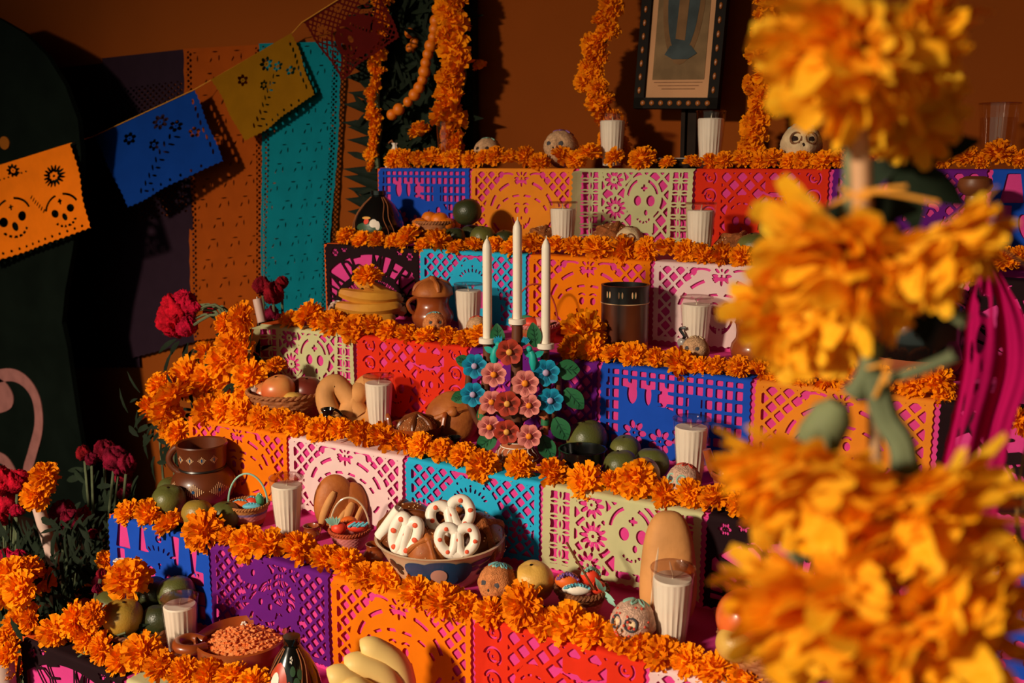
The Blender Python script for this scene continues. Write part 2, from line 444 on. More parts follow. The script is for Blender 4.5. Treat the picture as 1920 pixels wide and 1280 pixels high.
def holes_hat(x, y, W, H, s=2.4):            # broad-brimmed hat over a small skull
    h = lattice(x, y, s)
    solid = U(el(x, y, W * .5, H * .60, W * .36, H * .50), el(x, y, W * .5, H * .12, W * .17, H * .2))
    h = N_(h, -solid - .25)
    inn = U(ringarc(x, y, W * .5, H * .62, W * .31, H * .45, .42, -172, -8, (32, 11)), ringarc(x, y, W * .5, H * .66, W * .26, H * .30, .32, -165, -15, (25, 8)))
    inn = U(inn, flower(x, y, W * .5, H * .13, 2.5, 8))
    inn = U(inn, U(ringarc(x, y, W * .36, H * .17, 3.2, 2.2, .3, -170, -50), ringarc(x, y, W * .64, H * .17, 3.2, 2.2, .3, -130, -10)))
    sk = U(el(x, y, W * .455, H * .56, .72, .95), el(x, y, W * .545, H * .56, .72, .95)); sk = U(sk, el(x, y, W * .5, H * .665, .32, .5))
    sk = U(sk, ringarc(x, y, W * .5, H * .6, 3.0, 4.3, .28, 15, 80)); sk = U(sk, ringarc(x, y, W * .5, H * .6, 3.0, 4.3, .28, 100, 165))
    sk = U(sk, U(ringarc(x, y, W * .455, H * .52, 1.1, 1.1, .22, -150, -30), ringarc(x, y, W * .545, H * .52, 1.1, 1.1, .22, -150, -30)))
    sk = U(sk, ringarc(x, y, W * .5, H * .66, 2.1, 2.3, .22, 40, 140, (20, 7)))
    inn = U(inn, sk)
    inn = U(inn, ringarc(x, y, W * .5, H * .60, W * .30, H * .36, .3, 12, 168, (30, 10)))
    return U(h, inn)
def holes_turq(x, y, W, H):
    h = lattice(x, y, 2.3, .3)
    solid = U(el(x, y, W * .5, H * .85, W * .26, H * .72), flower(x, y, 0, 0, .01))
    for fx, fy in ((.14, .62), (.86, .62)): h = N_(h, -el(x, y, W * fx, H * fy, 2.7, 2.7) - .05)
    h = N_(h, -solid - .25)
    for fx, fy in ((.14, .62), (.86, .62)): h = U(h, flower(x, y, W * fx, H * fy, 2.5, 8, .5))
    for k in range(9):
        a = math.radians(-160 + k * 17.5); h = U(h, el(x, y, W * .5 + 4.0 * math.cos(a), H * .33 + 2.6 * math.sin(a) + 1.2, .62, .26, a))
    h = U(h, U(el(x, y, W * .42, H * .66, 1.9, 2.3), el(x, y, W * .58, H * .66, 1.9, 2.3)))
    h = U(h, U(bx(x, y, W * .5, H * .5, .3, 1.1), bx(x, y, W * .5, H * .47, .8, .28)))
    h = U(h, el(x, y, W * .5, H * .86, .6, 1.0))
    for k in range(5): h = U(h, el(x, y, W * (.3 + .1 * k), H * .2, .35, .3))
    return U(h, N_(bx(x, y, W * .5, H * .07, W * .16, .25), 9 + 0 * x))
def holes_sage(x, y, W, H):
    h = np.full_like(x, -9.0)
    for side in (0, 1):
        for c in (0, 1):
            cx = (2.6 + c * 2.7) if side == 0 else W - 2.6 - c * 2.7
            yy = (y % 3.1) - 1.55
            q = N_(.78 - abs(x - cx) + .22 * (abs(yy) / .9) ** 2 - .1, .85 - abs(yy) + .18 * (abs(x - cx) / .8) ** 2)
            h = U(h, q)
            y2 = ((y + 1.55) % 3.1) - 1.55
            h = U(h, el(x, y2, cx, 0, .85, .26))
        cx = 3.95 if side == 0 else W - 3.95
        yy = ((y) % 3.1) - 1.55; h = U(h, el(x, yy, cx, 0, .26, .9))
    mid = bx(x, y, W * .5, H * .5, W * .5 - 7.1, H * .5 - 1)
    lat = lattice(x, y, 3.2, .36)
    skull = U(el(x, y, W * .57, H * .36, 5.2, 5.6), bx(x, y, W * .57, H * .62, 2.9, 3.6))
    d1 = [(W * .32, H * .14, 2.9, 10), (W * .335, H * .5, 3.2, 12), (W * .31, H * .84, 2.9, 10)]
    for cx, cy, r, n in d1: lat = N_(lat, -el(x, y, cx, cy, r + .35, r + .35))
    lat = N_(lat, -skull - .3)
    for cx, cy, r, n in d1: lat = U(lat, flower(x, y, cx, cy, r, n, .55))
    sk = U(el(x, y, W * .53, H * .40, 1.1, 1.35), el(x, y, W * .64, H * .40, 1.2, 1.45))
    sk = U(sk, U(bx(x, y, W * .585, H * .24, .3, .95), bx(x, y, W * .585, H * .24, .95, .3)))
    sk = U(sk, el(x, y, W * .6, H * .55, .5, .8)); sk = U(sk, ringarc(x, y, W * .57, H * .36, 4.3, 4.7, .35, -175, -110))
    sk = U(sk, ringarc(x, y, W * .57, H * .36, 4.3, 4.7, .35, -70, -10)); sk = U(sk, ringarc(x, y, W * .58, H * .56, 2.2, 2.4, .3, 30, 150, (24, 9)))
    for k in range(4): sk = U(sk, el(x, y, W * (.5 + .06 * k), H * .9, .4, 1.2, .2 * (k - 1.5)))
    return U(h, N_(U(lat, sk), mid))
def spiral(x, y, cx, cy, r):
    return U(U(ringarc(x, y, cx, cy, r, r, .26, -170, 60), ringarc(x, y, cx, cy, r * .55, r * .55, .24, 30, 180)), U(ringarc(x, y, cx, cy, r * .55, r * .55, .24, -180, -120), el(x, y, cx, cy, .35, .35)))
def holes_red(x, y, W, H):
    h = lattice(x, y, 2.9, .42)
    sol = U(bx(x, y, W * .08, H * .5, W * .12, H), bx(x, y, W * .92, H * .5, W * .12, H))
    sol = U(sol, U(el(x, y, W * .37, H * .62, 4.2, 6.3), U(el(x, y, W * .64, H * .52, 3.3, 4.2), bx(x, y, W * .64, H * .2, 3.2, 1.3))))
    h = N_(h, -sol - .2)
    for cx in (.11, .89):
        for k in range(4): h = U(h, spiral(x, y, W * cx, 2.2 + 4.6 * k, 1.75))
    for cx, cy, q in ((.37, .62, 1.15), (.64, .52, .9)):
        h = U(h, U(el(x, y, W * cx - 1.35 * q, H * cy, .8 * q, q), el(x, y, W * cx + 1.35 * q, H * cy, .8 * q, q)))
        h = U(h, el(x, y, W * cx, H * cy + 1.8 * q, .35, .6)); h = U(h, ringarc(x, y, W * cx, H * cy + 1.4 * q, 2.1 * q, 1.9 * q, .2, 40, 140, (22, 8)))
        h = U(h, ringarc(x, y, W * cx, H * cy - .8, 3.0 * q, 3.2 * q, .22, -150, -30, (30, 11)))
    h = U(h, ringarc(x, y, W * .64, H * .24, 4.4, 1.6, .26, 10, 170))
    return h
def holes_purple(x, y, W, H):
    xw = x + 1.5 * np.sin(y * .5 + x * .2) + .5 * np.sin(y * 1.5 + x); yw = y + 1.5 * np.sin(x * .42 + 1) + .5 * np.sin(x * 1.7)
    h = lattice(xw, yw, 2.1, .3)
    e = lattice(x, y, 2.2, .3)
    w = np.clip((abs(x - W * .5) - W * .24) * 2, 0, 1); h = h * (1 - w) + e * w
    sol = U(el(x, y, W * .38, H * .2, 4.6, 2.3, -.3), el(x, y, W * .45, H * .55, 3.4, 3.2, .4))
    sol = U(sol, U(ringarc(x, y, W * .5, H * .9, 9, 8, .7, -170, -20), ringarc(x, y, W * .62, H * .4, 4, 5, .6, -90, 120)))
    h = N_(h, -sol - .1)
    for cx, cy in ((.42, .5), (.5, .53), (.36, .2), (.62, .75), (.3, .85)): h = U(h, el(x, y, W * cx, H * cy, .6, .85, .4))
    return h
def holes_blue_skull(x, y, W, H):
    h = np.full_like(x, -9.0)
    for k, (cx, w0, w1, h0) in enumerate(((.13, 1.2, 2.2, .17), (.33, .5, 1.3, .15), (.67, 1.4, .8, .2), (.84, 1.6, .9, .22))):
        cy = .12; f = N_(H * h0 - abs(y - H * cy - 1.2), (w0 + (w1 - w0) * y / 6) - abs(x - W * cx)); h = U(h, f)
    h = U(h, el(x, y, W * .5, H * .13, 1.1, .9)); h = N_(h, -el(x, y, W * .5, H * .13, .55, .4))
    for cy, s0 in ((.45, 1.3), (.68, 1.3), (.85, 1.0)):
        h = U(h, bx(x, y, W * .1, H * cy, s0 * .9, 1.6)); h = U(h, bx(x, y, W * .9, H * cy, s0 * .9, 1.6))
    h = U(h, el(x, y, W * .80, H * .55, 1.5, 3.2, .5)); h = U(h, el(x, y, W * .22, H * .6, 1.2, 3, -.3))
    h = U(h, U(el(x, y, W * .40, H * .58, 1.5, 2.0), el(x, y, W * .58, H * .62, 1.5, 2.1))); h = U(h, el(x, y, W * .49, H * .74, .6, 1.2))
    for k in range(7):
        a = math.radians(-160 + k * 23); h = U(h, el(x, y, W * .5 + 4.6 * math.cos(a), H * .34 + 2 * math.sin(a), .75, .28, a))
    h = U(h, ringarc(x, y, W * .5, H * .62, 6, 6.2, .28, 20, 160, (18, 6)))
    for cx in (.27, .73): h = U(h, flower(x, y, W * cx, H * .9, 2.2, 7, .5))
    h = U(h, U(bx(x, y, W * .5, H * .45, .25, .8), bx(x, y, W * .5, H * .43, .6, .25)))
    return h
def holes_blue_town(x, y, W, H):             # rows of little windows, letters above, daisies below
    h = np.full_like(x, -9.0)
    gx = ((x - .3) % 2.15) - 1.07; gy = ((y + .2) % 2.6) - 1.3
    win = N_(.78 - abs(gx), .95 - abs(gy))
    keep = U(U(bx(x, y, W * .84, H * .45, 5.3, H * .5), bx(x, y, W * .07, H * .6, 1.9, H * .4)), N_(bx(x, y, W * .55, H * .12, W * .5, 2.2), 9 + 0 * x))
    keep = U(keep, bx(x, y, W * .5, H * .36, 3.6, 2.6))
    h = N_(win, keep)
    for cx, a in ((.22, 2.4), (.33, 1.6), (.44, 1.9)):
        h = U(h, el(x, y, W * cx, H * .3, a * .5, 2.3)); 
    for cx, cy in ((.24, .74), (.42, .8), (.58, .72)):
        h = N_(h, -el(x, y, W * cx, H * cy, 3.0, 3.0)); h = U(h, flower(x, y, W * cx, H * cy, 2.9, 7, .62))
    sol = U(el(x, y, W * .4, H * .52, 5.0, 2.2), el(x, y, W * .66, H * .62, 3.2, 3.0))
    h = N_(h, -sol)
    h = U(h, U(el(x, y, W * .18, H * .2, .7, .7), el(x, y, W * .66, H * .6, .9, 1.2)))
    return h
GLYPH = {'D': [[(0, 0), (0, 2), (.7, 1.8), (1, 1), (.7, .2), (0, 0)]], 'I': [[(.5, 0), (.5, 2)]], 'A': [[(0, 0), (.5, 2), (1, 0)], [(.2, .7), (.8, .7)]],
         'E': [[(1, 2), (0, 2), (0, 0), (1, 0)], [(0, 1), (.75, 1)]], 'M': [[(0, 0), (.1, 2), (.5, .8), (.9, 2), (1, 0)]],
         'U': [[(0, 2), (0, .5), (.3, 0), (.7, 0), (1, .5), (1, 2)]], 'R': [[(0, 0), (0, 2), (.8, 1.9), (.9, 1.3), (0, 1), (1, 0)]],
         'T': [[(0, 2), (1, 2)], [(.5, 2), (.5, 0)]], 'O': [[(.5, 0), (0, .6), (0, 1.4), (.5, 2), (1, 1.4), (1, .6), (.5, 0)]],
         'S': [[(1, 1.8), (.5, 2), (0, 1.5), (1, .6), (.5, 0), (0, .2)]]}
def holes_black(x, y, W, H):                 # arched lettering over a dark figure
    cx, cy = W * .5, H * .98
    ra, rb = H * .58, H * .86
    X = x - cx; Y = (cy - y) * 1.0; r = np.hypot(X * .78, Y); t = np.arctan2(Y, X * .78)
    band = N_(N_(r - ra, rb - r), N_((math.radians(172) - t), (t - math.radians(8))) * 12)
    text = 'DIA DE MUERTOS'; ink = np.full_like(x, -9.0)
    for i, ch in enumerate(text):
        if ch == ' ': continue
        t0 = math.radians(166 - 152 * i / (len(text) - .2)); wdt = math.radians(8.6)
        for st in GLYPH[ch]:
            P = []
            for a, b in st:
                q = t0 - wdt * a; R = ra + .25 + (rb - ra - .5) * b / 2
                P.append((cx + R * math.cos(q) / .78, cy - R * math.sin(q)))
            ink = U(ink, poly(x, y, P, .30))
    h = N_(band, -ink)
    k2 = N_(N_(r - H * .26, H * .50 - r), N_((math.radians(168) - t), (t - math.radians(12))) * 12)
    bars = (.36 - abs(((t * 9.5) % 1) - .5)) * 2.0
    fig = U(el(x, y, cx, cy - H * .42, W * .13, H * .055), bx(x, y, cx, cy - H * .46, W * .055, H * .08))
    h = U(h, N_(N_(k2, bars), -fig))
    h = U(h, U(el(x, y, cx - 1.3, cy - H * .2, .8, 1.0), el(x, y, cx + 1.3, cy - H * .2, .8, 1.0)))
    for c in ((.1, .12), (.9, .12), (.2, .05), (.8, .05)): h = U(h, flower(x, y, W * c[0], H * c[1], 1.3, 6, .5))
    return h
def holes_banner(x, y, W, H):                # skulls and daisies of the hanging banners
    h = np.full_like(x, -9.0)
    for cx, cy, r in ((.80, .30, 3.4), (.16, .28, 3.0), (.47, .1, 2.0)):
        n = 16 if r > 2.5 else 9
        h = U(h, flower(x, y, W * cx, H * cy, r, n, .5))
    for cx, cy, q in ((.36, .62, 1.35), (.82, .72, 1.1), (.06, .7, 1.0)):
        h = U(h, U(el(x, y, W * cx - 2 * q, H * cy, .9 * q, 1.05 * q), el(x, y, W * cx + 2 * q, H * cy - .3, .9 * q, 1.05 * q)))
        h = U(h, el(x, y, W * cx, H * cy + 1.5 * q, .6 * q, 1.0 * q)); h = U(h, ringarc(x, y, W * cx, H * cy + 1.4, 2.8 * q, 2.6 * q, .36, 25, 155, (22, 8)))
        h = U(h, ringarc(x, y, W * cx, H * cy, 4.2 * q, 4.6 * q, .3, -165, -100)); h = U(h, ringarc(x, y, W * cx, H * cy, 4.2 * q, 4.6 * q, .3, -80, -20))
        h = U(h, U(bx(x, y, W * cx, H * cy - 2.7 * q, .22, .9), bx(x, y, W * cx, H * cy - 2.8 * q, .7, .22)))
    for k in range(14):
        h = U(h, el(x, y, W * (.06 + .067 * k), H * .94, .35, .5)); h = U(h, el(x, y, W * (.05 + .04 * k), H * .16 - .02 * k, .3, .3))
    for k in range(7): h = U(h, el(x, y, W * (.55 + .02 * k), H * (.44 + .035 * k), .22, .8, .7))
    return h
def holes_net(x, y, W, H):
    h = N_(lattice(x, y, 1.9, .34), -el(x, y, W * .5, H * .62, W * .3, H * .28) - .2)
    h = U(h, holes_banner(x, y, W, H) * .8 if H < 30 else h)
    return h
def holes_leafy(x, y, W, H):
    h = np.full_like(x, -9.0)
    for cx, cy, r, n in ((.3, .22, 1.7, 6), (.62, .2, 2.1, 7), (.74, .34, 1.6, 6), (.5, .45, 1.5, 6), (.86, .5, 1.4, 5)): h = U(h, flower(x, y, W * cx, H * cy, r * 1.3, n, .5))
    for k in range(8):
        for sgn in (-1, 1): h = U(h, el(x, y, W * (.2 + .07 * k) + sgn * .9, H * (.88 - .06 * k) + sgn * .5, 1.0, .34, .9 * sgn - .3))
        h = U(h, el(x, y, W * (.94), H * (.12 + .1 * k), .35, 1.0, .25))
    for k in range(6): h = U(h, el(x, y, W * (.3 + .1 * k), H * .93, .4, .6))
    return h
def holes_edge(x, y, W, H):                  # long wall papers: a pierced border, small cuts within
    b = U(3.6 - x, x - (W - 3.6))
    h = N_(lattice(x, y, 1.35, .22), b - .1); h = N_(h, bx(x, y, W / 2, H / 2, W / 2 - .7, H / 2 - .8))
    gx = (x + 2 * np.floor(y / 7)) % 8 - 4; gy = y % 7 - 3.5
    q = U(el(gx, gy, 1.5, 0, .26, 1.1), U(el(gx, gy, -1.5, .6, .26, 1.0, .5), el(gx, gy, 0, -2, 1.2, .24)))
    return U(h, N_(q, -b - .3))
def holes_edge_dark(x, y, W, H):
    b = bx(x, y, W * .5, H * .32, W * .5 - 1.5, H * .22)
    return N_(lattice(x, y, 1.6, .36), b)
def sheet_mesh(name, holes, W, H, place, material, cell=.27, margin=1.5, top=1.5, scal=(20, .32), extra=0.0):
    """cut the pattern out of a W x H cm sheet (marching squares) and lay it with place(u, v) -> xyz; v < 0 is the flap above the fold"""
    nx = int(W / cell) + 1; ny = int((H + extra) / cell) + 1
    xs = np.linspace(-.5, W + .5, nx); ys = np.linspace(-extra, H + .5, ny)
    x, y = np.meshgrid(xs, ys)
    hl = holes(x, y, W, H)
    inner = bx(x, y, W / 2, (H + top - margin) / 2, W / 2 - margin, (H - margin - top) / 2)
    hl = N_(hl, inner)
    solid = N_(N_(x - .0 - scal[1] * abs(np.sin(y * PI * 14 / H)), W - x - scal[1] * abs(np.sin(y * PI * 14 / H))), H - y - scal[1] * 1.3 * abs(np.sin(x * PI * scal[0] / W)))
    f = N_(solid, -hl)
    ins = f > 0
    vid = {}; verts = []; faces = []
    def vert(key, a, b):
        i = vid.get(key)
        if i is None:
            i = len(verts); vid[key] = i; verts.append(place(a * .01, b * .01))
        return i
    for j in range(ny - 1):
        rj = ins[j]; rk = ins[j + 1]
        for i in range(nx - 1):
            c = (rj[i], rj[i + 1], rk[i + 1], rk[i])
            if not (c[0] or c[1] or c[2] or c[3]): continue
            C = ((i, j), (i + 1, j), (i + 1, j + 1), (i, j + 1)); p = []
            for q in range(4):
                a = C[q]; b = C[(q + 1) % 4]
                if c[q]: p.append(vert(a, xs[a[0]], ys[a[1]]))
                if c[q] != c[(q + 1) % 4]:
                    fa = f[a[1], a[0]]; fb = f[b[1], b[0]]; t = fa / (fa - fb)
                    key = (a, b) if a < b else (b, a)
                    p.append(vert(key, xs[a[0]] + t * (xs[b[0]] - xs[a[0]]), ys[a[1]] + t * (ys[b[1]] - ys[a[1]])))
            if len(p) > 2: faces.append(p)
    me = bpy.data.meshes.new(name); me.from_pydata(verts, [], faces); me.materials.append(material)
    me.polygons.foreach_set('use_smooth', [True] * len(faces)); me.update()
    return me
def step_sheet(k, X0, pat, colour, label, seed, W=34.0, drop=None, holes_kw=None, curl=0.0, wr=1.0):
    rise = (ZK[k] - (ZK[k + 1] if k < 6 else 0.24)) * 100
    H = (drop or rise - .8)
    r_ = random.Random(seed); ph = r_.uniform(0, 6); amp = .0028 * wr; off = .0045
    Yk, Zk = YK[k], ZK[k]; R = .007
    def place(u, v):
        rip = amp * (math.sin(u * 19 + ph) + .6 * math.sin(u * 43 + ph * 2 + v * 14)) * min(1, abs(v) * 9)
        rip += max(0, v - .1) * .05 * math.sin(u * 9 + ph)
        if curl: rip += curl * max(0, .05 - u) ** 2 * 18 + curl * max(0, u - (W * .01 - .03)) ** 2 * 10
        if v < -R * .8: y = Yk - v - R * .2 + .0; z = Zk + .0022
        elif v < R * .8:
            a = (v + R * .8) / (1.6 * R) * PI / 2
            y = Yk + R * .8 - math.sin(a) * (R * .8 + off); z = Zk + .0022 - (1 - math.cos(a)) * R * .9
        else: y = Yk - off - abs(rip) * .6 - rip * .5 - .006 * v; z = Zk - R * .6 - (v - R * .8)
        return (X0 + u, y, z)
    me = sheet_mesh('papel_picado', pat, W, H, place, PAP[colour], extra=5.0, top=.9, margin=1.4)
    o = link('papel_picado', me)
    return tag(o, label, 'paper banner', 'cut paper sheets draped over the steps')
# ------------------------------------------------------------------ the setting
def structure(name, a, b, m):
    return tag(G().box(a, b).build(name, m, smooth=False), kind='structure')
structure('wall_back', (-6.0, 2.80, 0), (2.2, 2.95, 3.4), M_WALL)
structure('wall_left', (-6.1, -3.0, 0), (-6.0, 2.95, 3.4), M_WALL)
structure('wall_right', (2.2, -3.0, 0), (2.3, 2.95, 3.4), M_WALL)
structure('floor', (-6.1, -3.0, -.1), (2.3, 2.95, 0), M_FLOOR)
structure('light_block_lintel', (-6.0, -3.0, 3.0), (2.2, -2.95, 3.4), M_WALL)      # unseen lintel, added to block light and dim the upper scene
structure('ceiling', (-6.1, -3.0, 3.4), (2.3, 2.95, 3.5), M_WALL)

# ------------------------------------------------------------------ the stepped altar
altar = thing('stepped_altar', 'stepped altar of six tiers covered in bright magenta cloth', 'altar', (-.7, YK[6], 0))
XR = .5
for k in range(1, 7):
    bm = bmesh.new()
    v = [bm.verts.new(p) for p in [(-2.0, YK[k], 0), (XR, YK[k], 0), (XR, YK[k - 1], 0), (-2.0, YK[k - 1], 0),
                                   (-2.0, YK[k], ZK[k]), (XR, YK[k], ZK[k]), (XR, YK[k - 1], ZK[k]), (-2.0, YK[k - 1], ZK[k])]]
    for f in [(0, 3, 2, 1), (4, 5, 6, 7), (0, 1, 5, 4), (1, 2, 6, 5), (2, 3, 7, 6), (3, 0, 4, 7)]: bm.faces.new([v[i] for i in f])
    e = [x for x in bm.edges if all(abs(q.co.z - ZK[k]) < 1e-6 and abs(q.co.y - YK[k]) < 1e-6 for q in x.verts)]
    bmesh.ops.bevel(bm, geom=e, offset=.006, segments=3, affect='EDGES')
    for q in bm.verts: q.co -= Vector((-.7, YK[6], 0))
    me = bpy.data.meshes.new('step'); bm.to_mesh(me); bm.free(); me.materials.append(M_CLOTH)
    link('step', me, altar)
    g = G(); g.box((-2.012, YK[k] + .004, 0), (-2.0005, YK[k - 1], ZK[k] + .003)); g.box((-2.012, YK[k] + .004, ZK[k] + .0003), (-1.955, YK[k - 1] - .002, ZK[k] + .003))
    tag(g.build('side_cloth', M_SIDE, altar, loc=(.7, -YK[6], 0), smooth=False), 'orange cloth over the left end of a step')

# ------------------------------------------------------------------ cut paper on the steps
SH = {1: [('blue', holes_blue_town), ('peach', holes_hat), ('sage', holes_sage), ('red', holes_red), ('purple', holes_purple), ('blue', holes_blue_skull), ('sage', holes_sage)],
      2: [('black', holes_black), ('turquoise', holes_turq), ('orange', holes_hat), ('white', holes_hat), ('sage', holes_sage), ('black', holes_black)],
      3: [('sage', holes_sage), ('red', holes_red), ('purple', holes_purple), ('blue', holes_blue_town), ('peach', holes_hat), ('black', holes_black)],
      4: [('orange', holes_hat), ('white', holes_hat), ('turquoise', holes_turq), ('sage', holes_sage), ('black', holes_black), ('blue', holes_blue_town), ('black', holes_black)],
      5: [('blue', holes_blue_skull), ('purple', holes_purple), ('orange', holes_hat), ('red', holes_red), ('white', holes_hat)],
      6: [('black', holes_black), ('sage', holes_sage), ('turquoise', holes_turq)]}
WHAT = {holes_blue_town: 'little windows and daisies', holes_hat: 'a hatted skull', holes_sage: 'daisies and a skull', holes_red: 'spirals and two skulls',
        holes_purple: 'a wavy net', holes_blue_skull: 'a big-eyed skull', holes_black: 'arched lettering', holes_turq: 'lattice and a skull dome'}
CN = {'white': 'pale pink', 'peach': 'light orange', 'sage': 'sage green', 'purple': 'purple'}
for k, row in SH.items():
    for i, (c, pat) in enumerate(row):
        lab = f"{CN.get(c, c)} cut paper with {WHAT[pat]}, {ORD[i]} from left on the {STEPN[k]}"
        step_sheet(k, -2.0 + .348 * i + .002 + (.006 if k == 1 and i == 2 else 0), pat, c, lab, k * 10 + i, curl=.9 if (k, i) in ((3, 0), (1, 2)) else .15,
                   wr=3.0 if (k, i) == (1, 2) else 1.0, W=34.0)

# ------------------------------------------------------------------ marigold heads
def marigold_mesh(seed, n=130, wide=.30, flat=.86, near=False):
    r_ = random.Random(seed); g = G(); ga = PI * (3 - math.sqrt(5))
    sx, sy = r_.uniform(.9, 1.08), r_.uniform(.9, 1.08)
    for i in range(n):
        t = (i + .5) / n
        th = math.acos(1 - 1.22 * t) + r_.uniform(-.12, .12); a = ga * i + r_.uniform(-.25, .25)
        d = Vector((math.sin(th) * math.cos(a) * sx, math.sin(th) * math.sin(a) * sy, math.cos(th) * flat + .05))
        L = r_.uniform(.55, .78) * d.length * (1.0 if t > .35 else .92)
        base = d * .30
        tw = r_.uniform(-.9, .9)
        up = Vector((-math.cos(th) * math.cos(a), -math.cos(th) * math.sin(a), math.sin(th)))
        nrm = Matrix.Rotation(tw, 3, d.normalized()) @ up
        g.leaf(base, d, nrm, L, wide * r_.uniform(.7, 1.15), bend=r_.uniform(-.2, .3), seg=3, cup=r_.uniform(-.3, .7), wav=.16,
               shape=lambda q: (.25, .62, 1.0, .74)[int(round(q * 3))])
    g.ball((0, 0, .1), (.52, .52, .42), 12, 8)
    return g.mesh('marigold_head', M_MARI, sharp=None)
MARI = [marigold_mesh(s, n=(120, 150, 110, 135, 160, 125, 140)[s % 7], wide=(.30, .25, .34, .28, .24, .31, .27)[s % 7]) for s in range(7)]
def bloom_rot(r_):
    # most heads lie on their side or back, some face the room
    return (r_.uniform(.1, 1.5), r_.uniform(-.5, .5), r_.uniform(-.9, .9) + .5)
GARL = {1: [(741, 299, 22), (762, 300, 20), (785, 300, 18), (810, 297, 24), (832, 302, 18), (852, 299, 20), (882, 301, 18), (908, 298, 20), (930, 293, 22), (958, 298, 22), (985, 293, 22), (1012, 308, 24), (1055, 297, 26),
            (1080, 300, 20), (1105, 290, 26), (1152, 296, 20), (1205, 300, 30), (1252, 307, 18), (1298, 305, 18), (1330, 306, 20), (1358, 303, 22), (1395, 300, 22), (1425, 302, 20), (1448, 300, 24), (1480, 304, 20), (1505, 303, 22), (1545, 304, 24),
            (1575, 300, 20), (1740, 302, 22), (1765, 300, 22), (1812, 296, 24), (1840, 304, 18), (1872, 290, 34), (1915, 300, 22)],
        2: [(650, 444, 22), (680, 452, 22), (708, 452, 20), (740, 455, 20), (768, 448, 30), (795, 462, 20), (820, 456, 32), (858, 468, 22), (890, 462, 22), (928, 462, 22), (962, 466, 24), (1000, 460, 26),
            (1040, 462, 24), (1078, 464, 26), (1120, 468, 30), (1170, 470, 34), (1212, 470, 26), (1250, 468, 26), (1285, 472, 26), (1318, 480, 26), (1352, 482, 28), (1392, 484, 26), (1880, 490, 30), (1916, 482, 26)],
        3: [(545, 602, 24), (580, 592, 30), (600, 605, 24), (628, 610, 34), (668, 618, 34), (700, 612, 26), (730, 622, 26), (765, 630, 26), (800, 632, 24), (840, 634, 24), (875, 638, 26), (905, 630, 28), (1075, 655, 28),
            (1112, 655, 30), (1155, 665, 26), (1190, 668, 28), (1230, 672, 24), (1275, 685, 34), (1315, 690, 24), (1345, 688, 24), (1385, 690, 26), (1425, 695, 26), (1465, 702, 26), (1505, 712, 26), (1715, 722, 36), (1755, 716, 36), (1770, 745, 24), (1908, 790, 30)],
        4: [(388, 772, 32), (425, 766, 32), (455, 775, 30), (490, 785, 28), (525, 792, 28), (560, 800, 30), (605, 808, 30), (640, 806, 28), (678, 815, 28), (718, 822, 32), (755, 832, 26), (790, 836, 26), (830, 845, 28), (868, 855, 28),
            (905, 874, 36), (975, 876, 32), (1036, 888, 32), (1100, 903, 38), (1148, 906, 30), (1192, 900, 40), (1248, 930, 34), (1295, 926, 30), (1342, 935, 32), (1388, 945, 30), (1432, 958, 34), (1475, 968, 34)],
        5: [(242, 962, 26), (280, 965, 30), (320, 985, 30), (385, 996, 42), (428, 1008, 24), (465, 1020, 36), (502, 1022, 34), (560, 1032, 42), (612, 1050, 32), (650, 1060, 40), (690, 1082, 32), (722, 1085, 30), (782, 1110, 38), (834, 1132, 46),
            (874, 1138, 30), (922, 1150, 34), (985, 1135, 52), (1022, 1172, 36), (1062, 1170, 42), (1112, 1188, 42), (1168, 1192, 40), (1200, 1212, 36), (1242, 1228, 38), (1292, 1242, 38), (1342, 1256, 40), (1402, 1270, 42)],
        6: [(105, 1185, 34), (145, 1162, 36), (178, 1152, 30), (165, 1198, 30), (195, 1216, 32), (232, 1238, 36), (268, 1222, 38), (302, 1250, 36), (348, 1262, 36), (392, 1264, 34), (436, 1272, 34), (478, 1284, 34)]}
GI = 0
for k, lst in GARL.items():
    lst.sort()
    for i, (x, y, rp) in enumerate(lst):
        GI += 1; r_ = random.Random(GI)
        P = ony(x, y, YK[k] + .022); R = rp * mpp(P) * 1.0
        low = ZK[k] + R * .45 - P.z
        if low > 0: P = ony(x, y, YK[k] + .022 - min(low * .9, R * .75 + .022))
        o = link('marigold_flower', MARI[r_.randrange(7)], None, P, bloom_rot(r_), R)
        nr = sum(1 for q in lst if q[0] > 1690 and k < 4) if x > 1690 and k < 4 else 0
        where = f"{ORD[[q for q in reversed(lst)].index((x, y, rp))]} from the right" if nr else f"{ORD[i]} from the left"
        tag(o, f"orange marigold on the edge of the {STEPN[k]}, {where}", 'flower', 'marigolds along the step edges')
HID = {1: [1612, 1650, 1690], 2: [1440, 1490, 1540, 1590, 1640, 1690, 1740, 1790, 1835], 3: [1550, 1600, 1650], 4: [1525, 1580, 1640, 1700, 1760, 1820, 1880]}
for k, xs in HID.items():                 # the row goes on behind the flower stake
    for i, x in enumerate(xs):
        GI += 1; r_ = random.Random(GI); P = Vector((colx(x, YK[k] + .02, ZK[k] + .02), YK[k] + .02, ZK[k] + .018)); R = r_.uniform(.034, .042)
        o = link('marigold_flower', MARI[r_.randrange(7)], None, P, bloom_rot(r_), R)
        tag(o, f"orange marigold on the edge of the {STEPN[k]}, {ORD[i]} behind the tall flower stake", 'flower', 'marigolds along the step edges')
def loose_head(P, R, label, seed, rot=None, group=None):
    r_ = random.Random(seed)
    o = link('marigold_flower', MARI[seed % 7], None, P, rot or bloom_rot(r_), R)
    return tag(o, label, 'flower', group)

